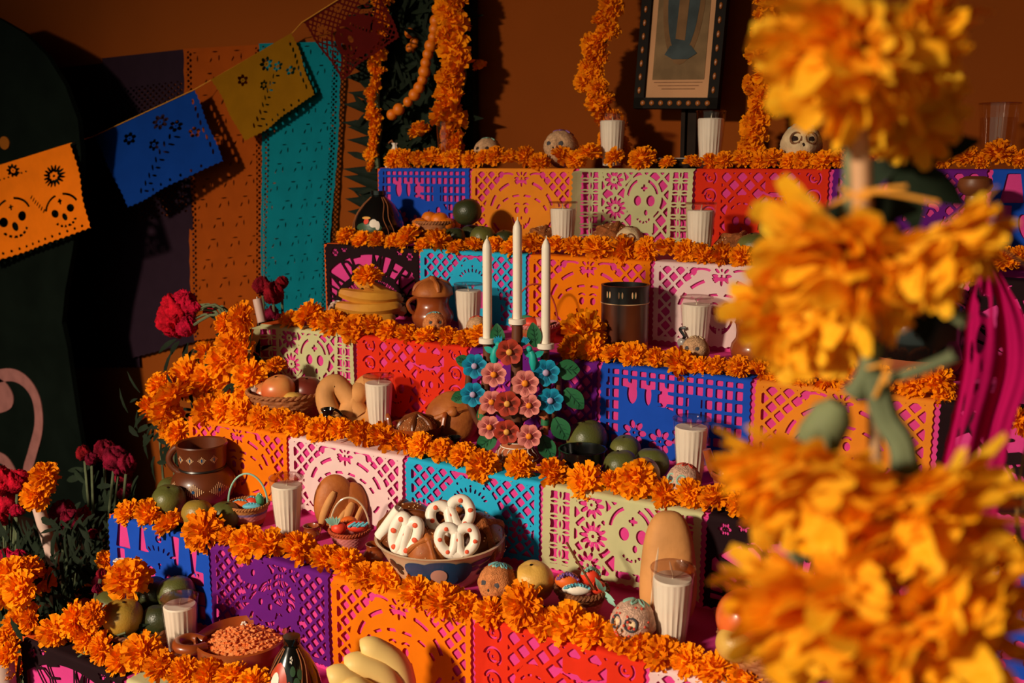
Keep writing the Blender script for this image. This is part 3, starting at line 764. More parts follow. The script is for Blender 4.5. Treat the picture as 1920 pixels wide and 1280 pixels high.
# ------------------------------------------------------------------ bunting of cut paper flags, wall papers, black board
def quad_sheet(name, pat, colour, W, H, c, rip=.006, seed=0, cell=.3, parent=None, extra=None, top=.6, margin=1.2):
    A, B, C, D = [Vector(p) for p in c]           # top left, top right, bottom right, bottom left
    n = (B - A).cross(D - A).normalized(); r_ = random.Random(seed); ph = r_.uniform(0, 6)
    def place(u, v):
        s = u / (W * .01); t = v / (H * .01)
        p = (A * (1 - s) + B * s) * (1 - t) + (D * (1 - s) + C * s) * t
        q = rip * (math.sin(s * 7 + ph) + .5 * math.sin(s * 13 + t * 5 + ph)) * min(1, t * 2 + .1) + rip * .7 * math.sin(t * 9 + ph)
        return tuple(p + n * q)
    me = sheet_mesh(name, pat, W, H, place, PAP[colour], cell=cell, top=top, margin=margin)
    return link(name, me, parent)
Yb = [(2.36, 2.40), (2.58, 2.68), (2.72, 2.735), (2.66, 2.60)]
FL = [('flagorange', [(-72, 332), (135, 268), (172, 428), (-30, 498)], holes_banner), ('dim_blue', [(174, 256), (364, 168), (418, 302), (238, 390)], holes_leafy),
      ('yellow', [(396, 150), (548, 62), (590, 178), (460, 266)], holes_leafy), ('darkred', [(566, 42), (700, -42), (748, 70), (640, 152)], holes_net)]  # blue, yellow and dark red papers coloured darker to stand for dim light
bunt = thing('paper_bunting', 'string of orange, blue, yellow and dark red cut-paper flags across the upper left', 'bunting', ony(364, 168, 2.15))
flags = []
strp = []
for i, (c, q, pat) in enumerate(FL):
    y0, y1 = Yb[i]
    cs = [ony(*q[0], y0), ony(*q[1], y1), ony(*q[2], y1 - .02), ony(*q[3], y0 - .02)]
    strp += [cs[0], cs[1]]
    cs = [p - Vector(bunt.location) for p in cs]
    f = quad_sheet('flag', pat, c, 34, 26, cs, rip=.008, seed=i, parent=bunt)
    f['label'] = {'flagorange': 'orange', 'dim_blue': 'dimmed blue', 'yellow': 'dimmed yellow', 'darkred': 'dark red'}[c] + ' cut-paper flag'
strp = [strp[0] + (strp[0] - strp[1]) * .6] + strp + [strp[-1] + (strp[-1] - strp[-2]) * 1.2]
G().tube([p - Vector(bunt.location) for p in strp], .0016, 6).build('string', M_TWINE, bunt)
WY = 2.785
def wall_paper(pat, colour, W, H, px, label, Y=WY, seed=1, rip=.004):
    cs = [ony(x, y, Y) for x, y in px]
    return tag(quad_sheet('wall_paper_sheet', pat, colour, W, H, cs, rip=rip, seed=seed, cell=.36), label, 'paper banner', 'cut paper sheets on the back wall')
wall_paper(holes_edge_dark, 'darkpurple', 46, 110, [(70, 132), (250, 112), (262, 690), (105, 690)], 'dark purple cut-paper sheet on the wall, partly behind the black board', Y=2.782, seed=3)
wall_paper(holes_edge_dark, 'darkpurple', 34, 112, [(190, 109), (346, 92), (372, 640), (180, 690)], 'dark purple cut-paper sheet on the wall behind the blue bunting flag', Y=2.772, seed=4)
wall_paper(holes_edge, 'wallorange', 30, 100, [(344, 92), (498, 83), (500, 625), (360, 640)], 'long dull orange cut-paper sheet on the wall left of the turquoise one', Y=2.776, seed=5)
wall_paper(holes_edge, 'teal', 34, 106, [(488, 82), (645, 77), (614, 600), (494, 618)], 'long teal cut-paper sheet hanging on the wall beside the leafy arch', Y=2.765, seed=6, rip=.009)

bd = [(-260, 60), (-60, 8), (0, 36), (45, 62), (88, 105), (122, 160), (146, 225), (152, 290), (148, 380), (136, 470), (122, 545), (116, 605), (126, 650), (136, 720), (146, 790), (158, 860), (166, 960), (170, 1080), (-300, 1080)]
BY = 2.42
bpts = [ony(x, y, BY) for x, y in bd]
for p in bpts[-4:]: p.z = max(p.z, .02)
bpts[-1].z = bpts[-2].z = .0
root = thing('painted_board', 'tall rounded black board with a mauve painted scroll, at the left edge', 'board', (bpts[0].x, BY, 0))
g = G(); g.slab([p - Vector(root.location) for p in bpts], (0, 1, 0), .02)
g.build('board_panel', M_BOARD, root, smooth=False)
def flat_stroke(g, pts, w, y, th=.004):
    pts = [Vector(p) for p in pts]; n = len(pts); Lf = []; Rt = []
    for i, p in enumerate(pts):
        t = (pts[min(i + 1, n - 1)] - pts[max(i - 1, 0)]).normalized(); s = Vector((-t.z, 0, t.x)); ww = w[i] if isinstance(w, list) else w
        Lf.append(p + s * ww / 2); Rt.append(p - s * ww / 2)
    for q in (Lf, Rt):
        for p in q: p.y = y
    vs = Lf + Rt + [p + Vector((0, -th, 0)) for p in Lf] + [p + Vector((0, -th, 0)) for p in Rt]
    fs = []
    for i in range(n - 1):
        fs += [(2 * n + i, 2 * n + i + 1, 3 * n + i + 1, 3 * n + i), (i, i + 1, 2 * n + i + 1, 2 * n + i), (n + i, 3 * n + i, 3 * n + i + 1, n + i + 1)]
    g.add(vs, fs)
def smooth_pts(p, k=6):
    p = [Vector(q) for q in p]; out = []
    for i in range(len(p) - 1):
        a = p[max(i - 1, 0)]; b = p[i]; c = p[i + 1]; d = p[min(i + 2, len(p) - 1)]
        for j in range(k):
            t = j / k; out.append(.5 * ((2 * b) + (c - a) * t + (2 * a - 5 * b + 4 * c - d) * t * t + (3 * b - a - 3 * c + d) * t ** 3))
    return out + [p[-1]]
O = Vector(root.location)
g = G()
sp = smooth_pts([ony(x, y, BY) - O for x, y in [(-60, 740), (-20, 712), (20, 702), (50, 716), (70, 750), (74, 800), (62, 850), (52, 890), (60, 940)]])
flat_stroke(g, sp, .055, -.001)
sp = smooth_pts([ony(x, y, BY) - O for x, y in [(-50, 880), (-15, 858), (10, 862), (28, 890), (40, 930)]]); flat_stroke(g, sp, .05, -.001)
g.build('scroll', M_MAUVE, root, smooth=False)['label'] = 'mauve painted scroll'
cc = ony(-6, 745, BY) - O
g = G(); c0 = ony(-10, 738, BY) - O
bl = smooth_pts([ony(x, y, BY) - O for x, y in [(-50, 700), (0, 708), (24, 735), (24, 762), (0, 774), (-50, 780), (-60, 740), (-50, 700)]], 4)[:-1]
g.slab([Vector((p.x, -.001, p.z)) for p in bl], (0, -1, 0), .004); g.build('scroll_ball', M_MAUVE, root, smooth=False)
dc = ony(10, 268, BY) - O; g = G()
g.slab([Vector((dc.x + .033 * math.cos(q * PI / 12), -.001, dc.z + .026 * math.sin(q * PI / 12))) for q in range(24)], (0, -1, 0), .004)
g.build('ochre_dot', M_OCHRE, root, smooth=False)['label'] = 'ochre painted dot'

# ------------------------------------------------------------------ leafy arch, garlands, picture
ax0, ax1 = ony(705, 300, 2.74).x, ony(888, 300, 2.74).x
root = thing('leaf_arch', 'dark leafy arch leg with spiky leaves standing left of the top step', 'arch', ((ax0 + ax1) / 2, 2.74, 0))
W2 = (ax1 - ax0) / 2
G().box((-W2, .0, 0), (W2, .03, 3.0)).build('arch_board', M_LEAF, root, smooth=False)
r_ = random.Random(5)
for y in (96, 118, 144, 173, 195, 229, 238, 262, 316, 330, 352, 372, 396, 28, 60):
    b = ony(722, y + r_.uniform(4, 16), 2.70); t = ony(640 + r_.uniform(0, 12), y, 2.72); d = t - b
    g = G(); g.leaf((0, 0, 0), d, (0, -1, .25), d.length, d.length * .30 * r_.uniform(.8, 1.2), seg=6, bend=0, cup=.5, shape=lambda q: (.85, 1, .84, .64, .42, .2, .0)[int(round(q * 6))])
    g.build('spike_leaf', M_SPIKE, root, loc=b - Vector(root.location), sharp=None)
g = G()
for i in range(420):
    p = Vector((r_.uniform(-W2, W2), -.005 - r_.uniform(0, .02), r_.uniform(1.3, 2.5))); a = r_.uniform(-PI, PI)
    g.leaf(p, (math.cos(a), -.35 - r_.random() * .4, math.sin(a)), (0, -1, .1), r_.uniform(.05, .13), r_.uniform(.012, .026), seg=3, bend=.2)
tag(g.build('foliage', M_LEAF, root, sharp=None), kind='stuff')
SMALL = [marigold_mesh(20 + s, n=60, wide=.38) for s in range(4)]
def garland(label, pts, n, rad, seed, spread=.6, loc=None, core=None):
    pts = smooth_pts(pts, 8); r_ = random.Random(seed)
    rt = thing('marigold_garland', label, 'garland', loc or pts[-1]); O = Vector(rt.location)
    L = [0]
    for a, b in zip(pts, pts[1:]): L.append(L[-1] + (b - a).length)
    G().tube([p - O for p in pts], core or rad * .35, 7).build('core_stem', M_STEM, rt)
    for i in range(n):
        s = L[-1] * (i + .5) / n; j = max(q for q in range(len(L)) if L[q] <= s); j = min(j, len(pts) - 2)
        p = pts[j].lerp(pts[j + 1], (s - L[j]) / max(1e-6, L[j + 1] - L[j]))
        o = link('blossom', SMALL[r_.randrange(4)], rt, p - O + Vector((r_.uniform(-1, 1) * rad * spread, -r_.uniform(.2, .9) * rad, r_.uniform(-.3, .3) * rad)),
                 (r_.uniform(.4, 1.7), r_.uniform(-.6, .6), r_.uniform(-.9, .9)), rad * r_.uniform(.75, 1.2))
    return rt
def pl(lst, Y): return [ony(x, y, Y) for x, y in lst]
garland('thick marigold garland hanging down the right side of the leafy arch', pl([(856, -40), (858, 40), (850, 90), (866, 140), (850, 200), (858, 260), (868, 300)], 2.66), 30, .045, 1)
garland('thin marigold garland hanging down the left edge of the leafy arch', pl([(722, -30), (716, 60), (710, 130), (706, 190), (712, 240), (706, 280), (708, 316)], 2.67), 22, .030, 2)
garland('marigold stalk garland left of the framed picture, rising from behind the candle glass', pl([(1158, -40), (1150, 20), (1120, 110), (1118, 160), (1140, 210), (1158, 262), (1160, 298)], 2.64), 44, .033, 3, .75)
garland('marigold stalk garland right of the framed picture, next to the painted skull', pl([(1445, -40), (1452, 20), (1440, 110), (1425, 170), (1440, 200), (1415, 240), (1410, 296)], 2.64), 44, .034, 4, .75)
pts = smooth_pts(pl([(822, -30), (818, 30), (812, 70), (800, 110), (792, 150), (772, 184), (735, 215)], 2.655), 5)
rt = thing('fruit_garland', 'string of small orange fruits curving across the leafy arch', 'garland', pts[0])
G().tube([p - pts[0] for p in pts], .003, 6).build('string', M_TWINE, rt)
for i, p in enumerate(pts[::2]):
    G().ball((0, 0, 0), .0185 * (1 + .12 * math.sin(i * 2.3)), 14, 10).build('fruit', M_ORFRUIT, rt, loc=p - pts[0])
for i, (x, y) in enumerate([(768, 62), (778, 80), (770, 90)]):
    tag(G().ball((0, 0, 0), .017, 14, 10).build('small_fruit', M_ORFRUIT, loc=ony(x, y, 2.70)), f'small orange fruit tucked in the dark arch leaves, {("upper", "right", "lower")[i]} of three', 'fruit', 'fruits tucked in the arch')
loose_head(ony(788, 248, 2.66), .042, 'round marigold tucked in the arch left of the water glass', 31)
loose_head(ony(900, 125, 2.70), .026, 'small marigold sticking out right of the thick garland', 32)

# framed picture on its easel stand
A = ony(1187, 203, 2.66); B = ony(1344, 207, 2.66); T = ony(1196, 0, 2.66); w = (B - A).length; hgt = .50
root = thing('framed_picture', 'framed faded print in an ornate dark frame on a stand between the stalk garlands', 'picture', A)
root.rotation_euler = (-.07, .035, 0)
fw = .030
g = G()
for a, b in (((0, 0, 0), (w, .025, fw)), ((0, 0, 0), (fw, .025, hgt)), ((w - fw, 0, 0), (w, .025, hgt)), ((0, 0, hgt - fw), (w, .025, hgt))): g.box(a, b)
g.build('frame', M_FRAMEB, root, smooth=False)
for i in range(8): G().ball((fw * .5 + (w - fw) * (i + .5) / 8, -.001, fw * .5), (.0075, .004, .0075), 8, 6).build('frame_bead', M_GOLD, root)
for sx in (fw * .5, w - fw * .5):
    for i in range(12): G().ball((sx, -.001, fw + .02 + i * .037), (.005, .004, .0095), 8, 6).build('frame_bead', M_GOLD, root)
G().box((fw, .010, fw), (w - fw, .016, hgt - fw)).build('print', M_PRINT, root, smooth=False)
g = G(); x0, x1 = fw + .018, w - fw - .018
g.box((x0, .0085, fw + .05), (x1, .0105, hgt - fw - .01), 0)
def blob(pts, y, mi):
    g.slab([Vector((p[0], y, p[1])) for p in pts], (0, -1, 0), .0006, mi)
cx = w / 2; cz = .34
blob([(cx + .062 * math.cos(q * PI / 14), cz - .03 + .19 * math.sin(q * PI / 14)) for q in range(28)], .0082, 3)
blob([(cx + .047 * math.cos(q * PI / 14), cz - .03 + .165 * math.sin(q * PI / 14)) for q in range(28)], .0074, 1)
blob([(cx - .016, .19), (cx + .012, .185), (cx + .018, .36), (cx - .010, .37)], .0066, 2)
blob([(cx - .045, .148), (cx - .02, .135), (cx + .025, .135), (cx + .05, .15), (cx + .03, .172), (cx - .03, .172)], .0070, 1)
for i in range(3):
    g.box((x0 + .006 + .012 * i, .0088, fw + .042 - .009 * i), (x1 - .004 - .01 * i, .0098, fw + .0435 - .009 * i), 4)
g.build('print_image', [M_PRINTD, M_PRINTB, M_PRINTT, M_PRINTT, M_INK], root, smooth=False)['label'] = 'faded blue-grey and tan image'
e0 = ony(1275, 250, 2.70)
root = thing('easel_stand', 'dark wooden stand holding up the framed picture', 'stand', (e0.x, 2.70, ZK[1]))
G().box((.002, 0, 0), (.014, .02, .42)).build('post', M_WOOD, root, smooth=False)
G().box((.02, .005, 0), (.045, .028, .42)).build('post', M_WOOD, root, smooth=False)
xl, xr = colx(1230, 2.62, 1.52) - e0.x, colx(1572, 2.62, 1.52) - e0.x
G().box((xl, -.08, .0), (xr, -.02, .028)).build('base_board', M_WOOD, root, smooth=False)
G().box((xl + .01, -.083, .0285), (xl + .16, -.078, .0305)).build('edge_highlight', M_METAL_GLINT, root, smooth=False)  # pale strip stands in for a highlight along the base board
# ------------------------------------------------------------------ kinds of offering
def candle_glass(P, label, h=.135, r=.0375, fill=.87, wick=True, group='candle glasses on the altar'):
    rt = thing('candle_glass', label, 'candle', P, RNG.uniform(0, 6), group)
    rb = r * .64; n = 80; fl = 20
    zr = lambda z: rb + (r - rb) * (z / h) ** .9
    flute = lambda a, i: 1 + (.022 * math.cos(fl * a) if 0 < i < 6 else 0)
    G().lathe([(rb * .94, 0), (rb, .004), (zr(h * .2), h * .2), (zr(h * .4), h * .4), (zr(h * .6), h * .6), (zr(h * .8), h * .8), (zr(h * .86), h * .86), (r, h - .001), (r * 1.0, h)], n, rad=flute, cap=False).build('glass', M_GLASS, rt)
    G().lathe([(r * 1.0, h - .0035), (r * 1.03, h - .001), (r * .99, h + .001), (r * .955, h - .001)], 40).build('glass_rim', M_GLASSEDGE, rt)
    wf = lambda a, i: 1 + (.03 * math.cos(fl * a) if 0 < i < 5 else 0)
    zz = [.010, h * .2, h * .4, h * .6, h * fill - .003]
    G().lathe([(rb * .85, .008)] + [(zr(z) * .93, z) for z in zz] + [(zr(h * fill) * .86, h * fill), (.0001, h * fill - .002)], n, rad=wf).build('wax', M_WAX, rt)
    if wick: G().tube([(0, 0, h * fill - .004), (.001, 0, h * fill + .006), (.003, .001, h * fill + .013)], .0011, 6).build('wick', M_WICK, rt)
    return rt
def water_glass(P, label, h, r):
    rt = thing('water_glass', label, 'glass', P)
    G().lathe([(r * .8, 0), (r * .82, .003), (r * .9, h * .5), (r, h)], 36, cap=False).build('glass', M_GLASS, rt)
    G().lathe([(r * .745, .012), (r * .84, h * .5), (r * .89, h * .78), (.0001, h * .78)], 36).build('water', M_WATER, rt)
    G().lathe([(r, h - .003), (r * 1.03, h), (r * .94, h)], 36).build('glass_rim', M_GLASSEDGE, rt)
    return rt
def skull(P, r, label, m, ic=None, eye=None, ring=None, dots=None, add=0.0, sunk=0.0, rough=.02):
    tl = -.40
    rt = thing('sugar_skull', label, 'skull', P, facing(P, add), 'decorated sugar skulls'); rt.rotation_euler[0] = tl
    rt.location = Vector(P) + Vector((0, 0, r * .90)) - Matrix.Rotation(facing(P, add), 3, 'Z') @ Matrix.Rotation(tl, 3, 'X') @ Vector((0, 0, r * .8))
    r_ = random.Random(int(P[0] * 1e4) & 0xffff)
    def shp(d):
        x, y, z = d
        q = [x * .84, y * 1.0, z * .92]
        if z < -.05:
            k = -z - .05; q[0] *= 1 - .42 * k
            if y > 0: q[1] *= 1 - .35 * k
        dent = 0
        for ex, ez, s, dp in ((-.38, .0, .20, .24), (.38, .0, .20, .24), (0, -.30, .11, .16)):
            if y < 0: dent += dp * math.exp(-((x - ex) ** 2 + (z - ez) ** 2) / (2 * s * s * .5))
        if y < 0: dent -= .05 * math.exp(-((abs(x) - .38) ** 2 + (z + .32) ** 2) / .02)
        n = 1 - dent * .9 + r_.uniform(-rough, rough)
        if z < -.86: q[2] = -.80
        return (q[0] * n, q[1] * n, max(q[2] * n, -.8))
    G().ball((0, 0, r * .8), r, 40, 30, fn=shp).build('skull_body', m, rt, sharp=None)
    for s in (-1, 1):
        G().ball((0, 0, 0), (r * .195, r * .10, r * .22), 14, 8).build('eye_socket', eye or M_SOCKD, rt, loc=(s * r * .275, -r * .705, r * .80))
        if ring: G().tube([(s * r * .285 + r * .21 * math.cos(q * PI / 8), -r * (.845 + s * -.075 * math.cos(q * PI / 8)), r * .80 + r * .24 * math.sin(q * PI / 8)) for q in range(16)], r * .05, 6, closed=True).build('eye_ring', ring, rt)
    G().ball((0, 0, 0), (r * .09, r * .06, r * .12), 10, 6).build('nose_hollow', M_SOCKD, rt, loc=(0, -r * .82, r * .53))
    g = G()
    for i in range(7): g.ball((r * (-.24 + .08 * i), -r * (.70 - .012 * abs(i - 3) ** 2), r * .24), (r * .034, r * .05, r * .07), 6, 5)
    g.build('teeth', M_SKULLC if m is not M_SKULLC else M_SOCKD, rt)
    if ic:
        for j, c in enumerate(ic):
            pts = []
            for i in range(34):
                t = i / 33; a = -1.7 + 3.4 * t + j * .8; e = .42 + .24 * math.sin(t * 26 + j * 2)
                d = Vector((math.sin(a) * math.sin(e) * .84, -math.cos(a) * math.sin(e) * 1.0, math.cos(e) * .92))
                pts.append(Vector((0, 0, r * .8)) + d * r * 1.0)
            G().tube(pts, r * .05, 6).build('icing', c, rt)
    if dots:
        g = G()
        for i in range(34):
            a = r_.uniform(-1.4, 1.4); e = r_.uniform(.3, 2.2)
            d = Vector((math.sin(a) * math.sin(e) * .82, -math.cos(a) * math.sin(e) * .97, math.cos(e) * .9)); g.ball(Vector((0, 0, r * .8)) + d * r * 1.0, r * .055, 7, 5)
        g.build('sprinkles', dots, rt)
    return rt
def fruit(P, r, label, m, group=None, name='green_fruit', cat='fruit', sq=.95, stem=True, tilt=(0.2, 0.1)):
    r_ = random.Random(int(abs(P[0] * 7919)))
    def fn(d):
        x, y, z = d; k = 1 - .10 * math.exp(-((z - 1) ** 2) / .02) - .05 * math.exp(-((z + 1) ** 2) / .03) + .02 * math.sin(3 * math.atan2(y, x) + r_.random() * 0)
        return (x * k, y * k, z * k * sq)
    rt = thing(name, label, cat, P, r_.uniform(0, 6), group)
    sk = G().ball((0, 0, 0), r, 26, 18, fn=fn).build('fruit_skin', m, rt, loc=(0, 0, r * sq), rot=(tilt[0], tilt[1], 0))
    if stem: G().lathe([(r * .06, 0), (r * .09, r * .03), (r * .05, r * .06), (.0001, r * .06)], 8).build('stem_scar', M_WOOD, sk, loc=(0, 0, r * sq * .88))
    return rt
def basket(P, r, rb, h, label, mats, rows=12, rim=None, handle=None, n=60, sq=1.0, rz=0.0, floor=.3, weave=15, amp=.035, rimr=.0055):
    rt = thing('wicker_basket', label, 'basket', P, rz)
    prof = []; sub = 3
    for i in range(rows * sub + 1):
        t = i / (rows * sub); q = rb + (r - rb) * t ** .75
        prof.append((q, h * t))
    rad = lambda a, i: 1 + amp * math.cos(weave * a + (PI if (i // sub) % 2 else 0)) * abs(math.sin((i % sub + .5) / sub * PI)) + amp * .5 * math.sin((i % sub) / sub * PI)
    row_mi = lambda i: mats[1][min(len(mats[1]) - 1, i * len(mats[1]) // (rows * sub))]
    G().lathe(prof, n, rad=rad, row_mi=row_mi, cap=False).xf(Matrix.Diagonal((1, sq, 1, 1))).build('woven_wall', mats[0], rt)
    f = len(G().v)
    inner = G().lathe([(rb * .9, .004)] + [(rb + (r - rb) * t ** .75 - .004, h * t) for t in (.1, .4, .7, 1)], n, cap=False).xf(Matrix.Diagonal((1, sq, 1, 1)))
    inner.build('lining', mats[0][0], rt)
    m = rim or mats[0][0]
    for ph in (0, PI):
        G().tube([((r + rimr * .4 * math.cos(22 * a + ph)) * math.cos(a), (r + rimr * .4 * math.cos(22 * a + ph)) * math.sin(a) * sq, h + rimr * .5 * math.sin(22 * a + ph)) for a in [2 * PI * q / 110 for q in range(110)]], rimr * .62, 6, closed=True).build('braided_rim', m, rt)
    if handle:
        hm, hh, ang, thick = handle
        G().tube([((r * .96) * math.cos(q) * math.cos(ang), (r * .96) * math.cos(q) * math.sin(ang) * sq, h + hh * math.sin(q)) for q in [PI * i / 24 for i in range(25)]], thick, 7).build('handle', hm, rt)
    return rt
def jug(P, h, label, m, handles=1, add=0.0, body=.5, neck=.36, mouth=.42, name='clay_jug', deco=None, hz=(.95, .5), cat='jug'):
    rt = thing(name, label, cat, P, facing(P, add))
    R = body * h
    prof = [(R * .50, 0), (R * .56, .004), (R * .80, h * .12), (R * .97, h * .28), (R, h * .40), (R * .95, h * .52), (R * .80, h * .64), (neck * h, h * .74), (neck * h * 1.0, h * .82), (mouth * h * .98, h * .95), (mouth * h * 1.04, h * .985), (mouth * h * 1.02, h), (mouth * h * .92, h * .99), (neck * h * .88, h * .80), (R * .7, h * .55), (R * .6, h * .2), (.0001, h * .16)]
    G().lathe(prof, 40).build('body', m, rt)
    for i in range(handles):
        a = PI + .2 if i == 0 else -.2
        pts = []
        for q in range(13):
            t = q / 12; z = h * (hz[0] + (hz[1] - hz[0]) * t); rr = prof_r(prof[:10], min(z, h * .94)) - .003 + (.30 * h) * math.sin(PI * t) ** .8
            pts.append((rr * math.cos(a), rr * math.sin(a), z + h * .06 * math.sin(PI * t)))
        G().tube(pts, h * .055, 8).build('handle', m, rt)
    if deco: deco(rt, prof)
    return rt
def round_bread(P, r, label, m=None, sugar=True, add=0.0, lift=0.0, strips=3, hgt=.62, tilt=0.0, name='sweet_bread', group=None, knobm=None):
    m = m or M_BREAD
    rt = thing(name, label, 'bread', Vector(P) + Vector((0, 0, lift)), facing(P, add), group)
    if tilt: rt.rotation_euler[0] = tilt
    def fn(d):
        z = d[2]; return (d[0] * (1 + .04 * math.sin(5 * math.atan2(d[1], d[0]))), d[1], (z * hgt if z > 0 else z * .16))
    G().ball((0, 0, r * .16), r, 28, 16, fn=fn).build('crust', m, rt)
    for i in range(strips):
        a = PI * i / strips + .3; pts = []; rad = []
        for q in range(15):
            t = -1 + 2 * q / 14; th = t * 1.28
            pts.append((r * math.sin(th) * math.cos(a), r * math.sin(th) * math.sin(a), r * .16 + r * hgt * math.cos(th) * 1.0 - r * .02)); rad.append(r * (.13 + .03 * math.cos(t * 9)) * (1 - .25 * t * t))
        G().tube(pts, rad, 8).build('bone_strip', knobm or m, rt)
    G().ball((0, 0, r * (.17 + hgt)), (r * .2, r * .2, r * .15), 14, 10).build('top_knob', knobm or m, rt)
    if sugar:
        r_ = random.Random(int(abs(P[0] * 999))); g = G()
        for i in range(70):
            a = r_.uniform(0, 2 * PI); e = math.acos(r_.uniform(.15, 1)); d = Vector((math.sin(e) * math.cos(a), math.sin(e) * math.sin(a), math.cos(e) * hgt))
            g.ball(Vector((0, 0, r * .16)) + Vector((d.x, d.y, d.z)) * r * 1.0, r * .026, 5, 4)
        tag(g.build('sugar', M_SUGAR, rt), kind='stuff')
    return rt
def pretzel_pts(s):
    ctrl = [(-.30, -.55), (-.05, -.2), (.28, .28), (.62, .60), (.95, .42), (.98, -.05), (.72, -.55), (.25, -.82), (-.25, -.82), (-.72, -.55), (-.98, -.05), (-.95, .42), (-.62, .60), (-.28, .28), (.05, -.2), (.30, -.55)]
    return [Vector((x * s, 0, z * s)) for x, z in ctrl]
def pretzel(P, s, label, m, dots=None, rot=(0, 0, 0), rad=.2, sx=1.0, group=None, name='pretzel'):
    rt = thing(name, label, 'pretzel', P, 0, group); rt.rotation_euler = rot
    if name == 'pretzel':
        hp = smooth_pts([Vector((x * s, 0, z * s)) for x, z in [(0, .34), (.34, .66), (.80, .62), (1.0, .18), (.88, -.30), (.46, -.66), (0, -.74), (-.46, -.66), (-.88, -.30), (-1.0, .18), (-.80, .62), (-.34, .66), (0, .34)]], 4)[:-1]
        for p in hp: p.x *= sx
        g = G().tube(hp, rad * s, 10, closed=True)
        for sg in (-1, 1): g.tube(smooth_pts([Vector((sg * .04 * s * sx, -.02 * s, .46 * s)), Vector((sg * .10 * s * sx, -.05 * s, .0)), Vector((sg * .14 * s * sx, -.06 * s, -.36 * s)), Vector((sg * .34 * s * sx, -.02 * s, -.78 * s))], 4), rad * s * .95, 10)
        g.build('pretzel_dough', m, rt)
        for i, (x, z) in enumerate([(-.62, .62), (.66, .60), (.0, .05), (-.95, .05), (.55, -.56), (-.5, -.6), (.98, .0)]):
            G().ball((0, 0, 0), (s * .13, s * .05, s * .12), 8, 6).build('sprinkle_patch', dots, rt, loc=(x * s * sx, -rad * s * .92, z * s))
        return rt
    pts = smooth_pts(pretzel_pts(s), 5)
    for i, p in enumerate(pts): p.x *= sx; p.y = (.12 * s if 10 < i < 25 else -.06 * s) * (1 if i < 20 or True else 0)
    G().tube(pts, rad * s, 10).build('pretzel_dough', m, rt)
    if dots:
        r_ = random.Random(int(s * 1e5)); 
        for i in range(7):
            p = pts[int((i + .5) * len(pts) / 7)]
            G().ball((0, 0, 0), (s * .11, s * .05, s * .10), 8, 6).build('sprinkle_patch', dots, rt, loc=(p.x, p.y - rad * s * .85, p.z))
    return rt
def banana(L, R, m=0, curve=.9):
    pts = []; rad = []
    for i in range(15):
        t = i / 14; a = (t - .5) * curve * 2
        pts.append((L / (2 * curve) * math.sin(a), 0, L / (2 * curve) * (1 - math.cos(a)))); rad.append(R * (.28 + .72 * min(1, 1.0 * math.sin(PI * (t * .93 + .03)) ** .42)) if t < .93 else R * .28)
    g = G(); g.tube(pts, rad, 7, 0); g.tube([pts[0], Vector(pts[0]) + (Vector(pts[0]) - Vector(pts[1])) * .7], R * .22, 6, 1); g.tube([pts[-1], Vector(pts[-1]) + (Vector(pts[-1]) - Vector(pts[-2])) * 1.0], [R * .26, R * .2], 6, 1)
    return g
def taper(P, L, r, label, m=None, tip=True, d=(0, 0, 1), name='taper_candle', group=None, wick=None):
    rt = thing(name, label, 'candle', P, 0, group)
    q = Vector((0, 0, 1)).rotation_difference(Vector(d).normalized()); rt.rotation_mode = 'XYZ'; rt.rotation_euler = q.to_euler()
    pr = [(r, 0), (r, L - r * 2.2), (r * .9, L - r * 1.4), (r * .5, L - r * .5), (r * .16, L)] if tip else [(r, 0), (r, L - .001), (r * .9, L), (.0001, L - .001)]
    G().lathe(pr + ([(.0001, L)] if tip else []), 22).build('wax', m or M_WAX, rt)
    w = wick or [(0, 0, L - .002), (0.0006, 0, L + .006)]
    G().tube(w, .0011, 6).build('wick', M_WICK, rt)
    return rt

# ------------------------------------------------------------------ top step
candle_glass(tread(1, 1147, .25), 'milky candle glass on the top step at the foot of the left stalk garland', h=.152, r=.039)
candle_glass(tread(1, 1330, .30), 'milky candle glass on the top step under the framed picture', h=.152, r=.039)
P = tread(1, 836, .35); water_glass(P, 'clear water glass on the top step in front of the leafy arch', height(P, 228), .028)
P = tread(1, 1865, .35); water_glass(P, 'clear water glass on the top step at the far right', height(P, 193), .045)
skull(tread(1, 915, .3), .050, 'small sugar skull with green icing, half hidden behind top step marigolds near the arch', M_SKULLT, [M_GREEN_I], add=-.5)
skull(tread(1, 1052, .3), .060, 'tan sugar skull with purple icing on the top step left of the candle glasses', M_SKULLT, [M_LILAC_I], M_SOCK, add=-.45)
skull(tread(1, 1500, .25), .062, 'pale sugar skull with a blue band on the top step right of the picture', M_SKULLC, [M_BLUE_I], M_SOCKD, M_SKULLD, add=.1)
P = tread(1, 741, .22); rt = thing('paper_twist', 'small pale twisted paper bundle on the left end of the top step', 'bundle', P)
G().lathe([(.028, 0), (.03, .012), (.014, .05), (.006, .072), (.010, .08)], 14, rad=lambda a, i: 1 + .12 * math.cos(7 * a)).build('wrap', M_WHITEP, rt); G().tube([(0, 0, .072), (-.012, 0, .088), (-.024, 0, .08)], .003, 6).build('twist', M_CORD, rt)

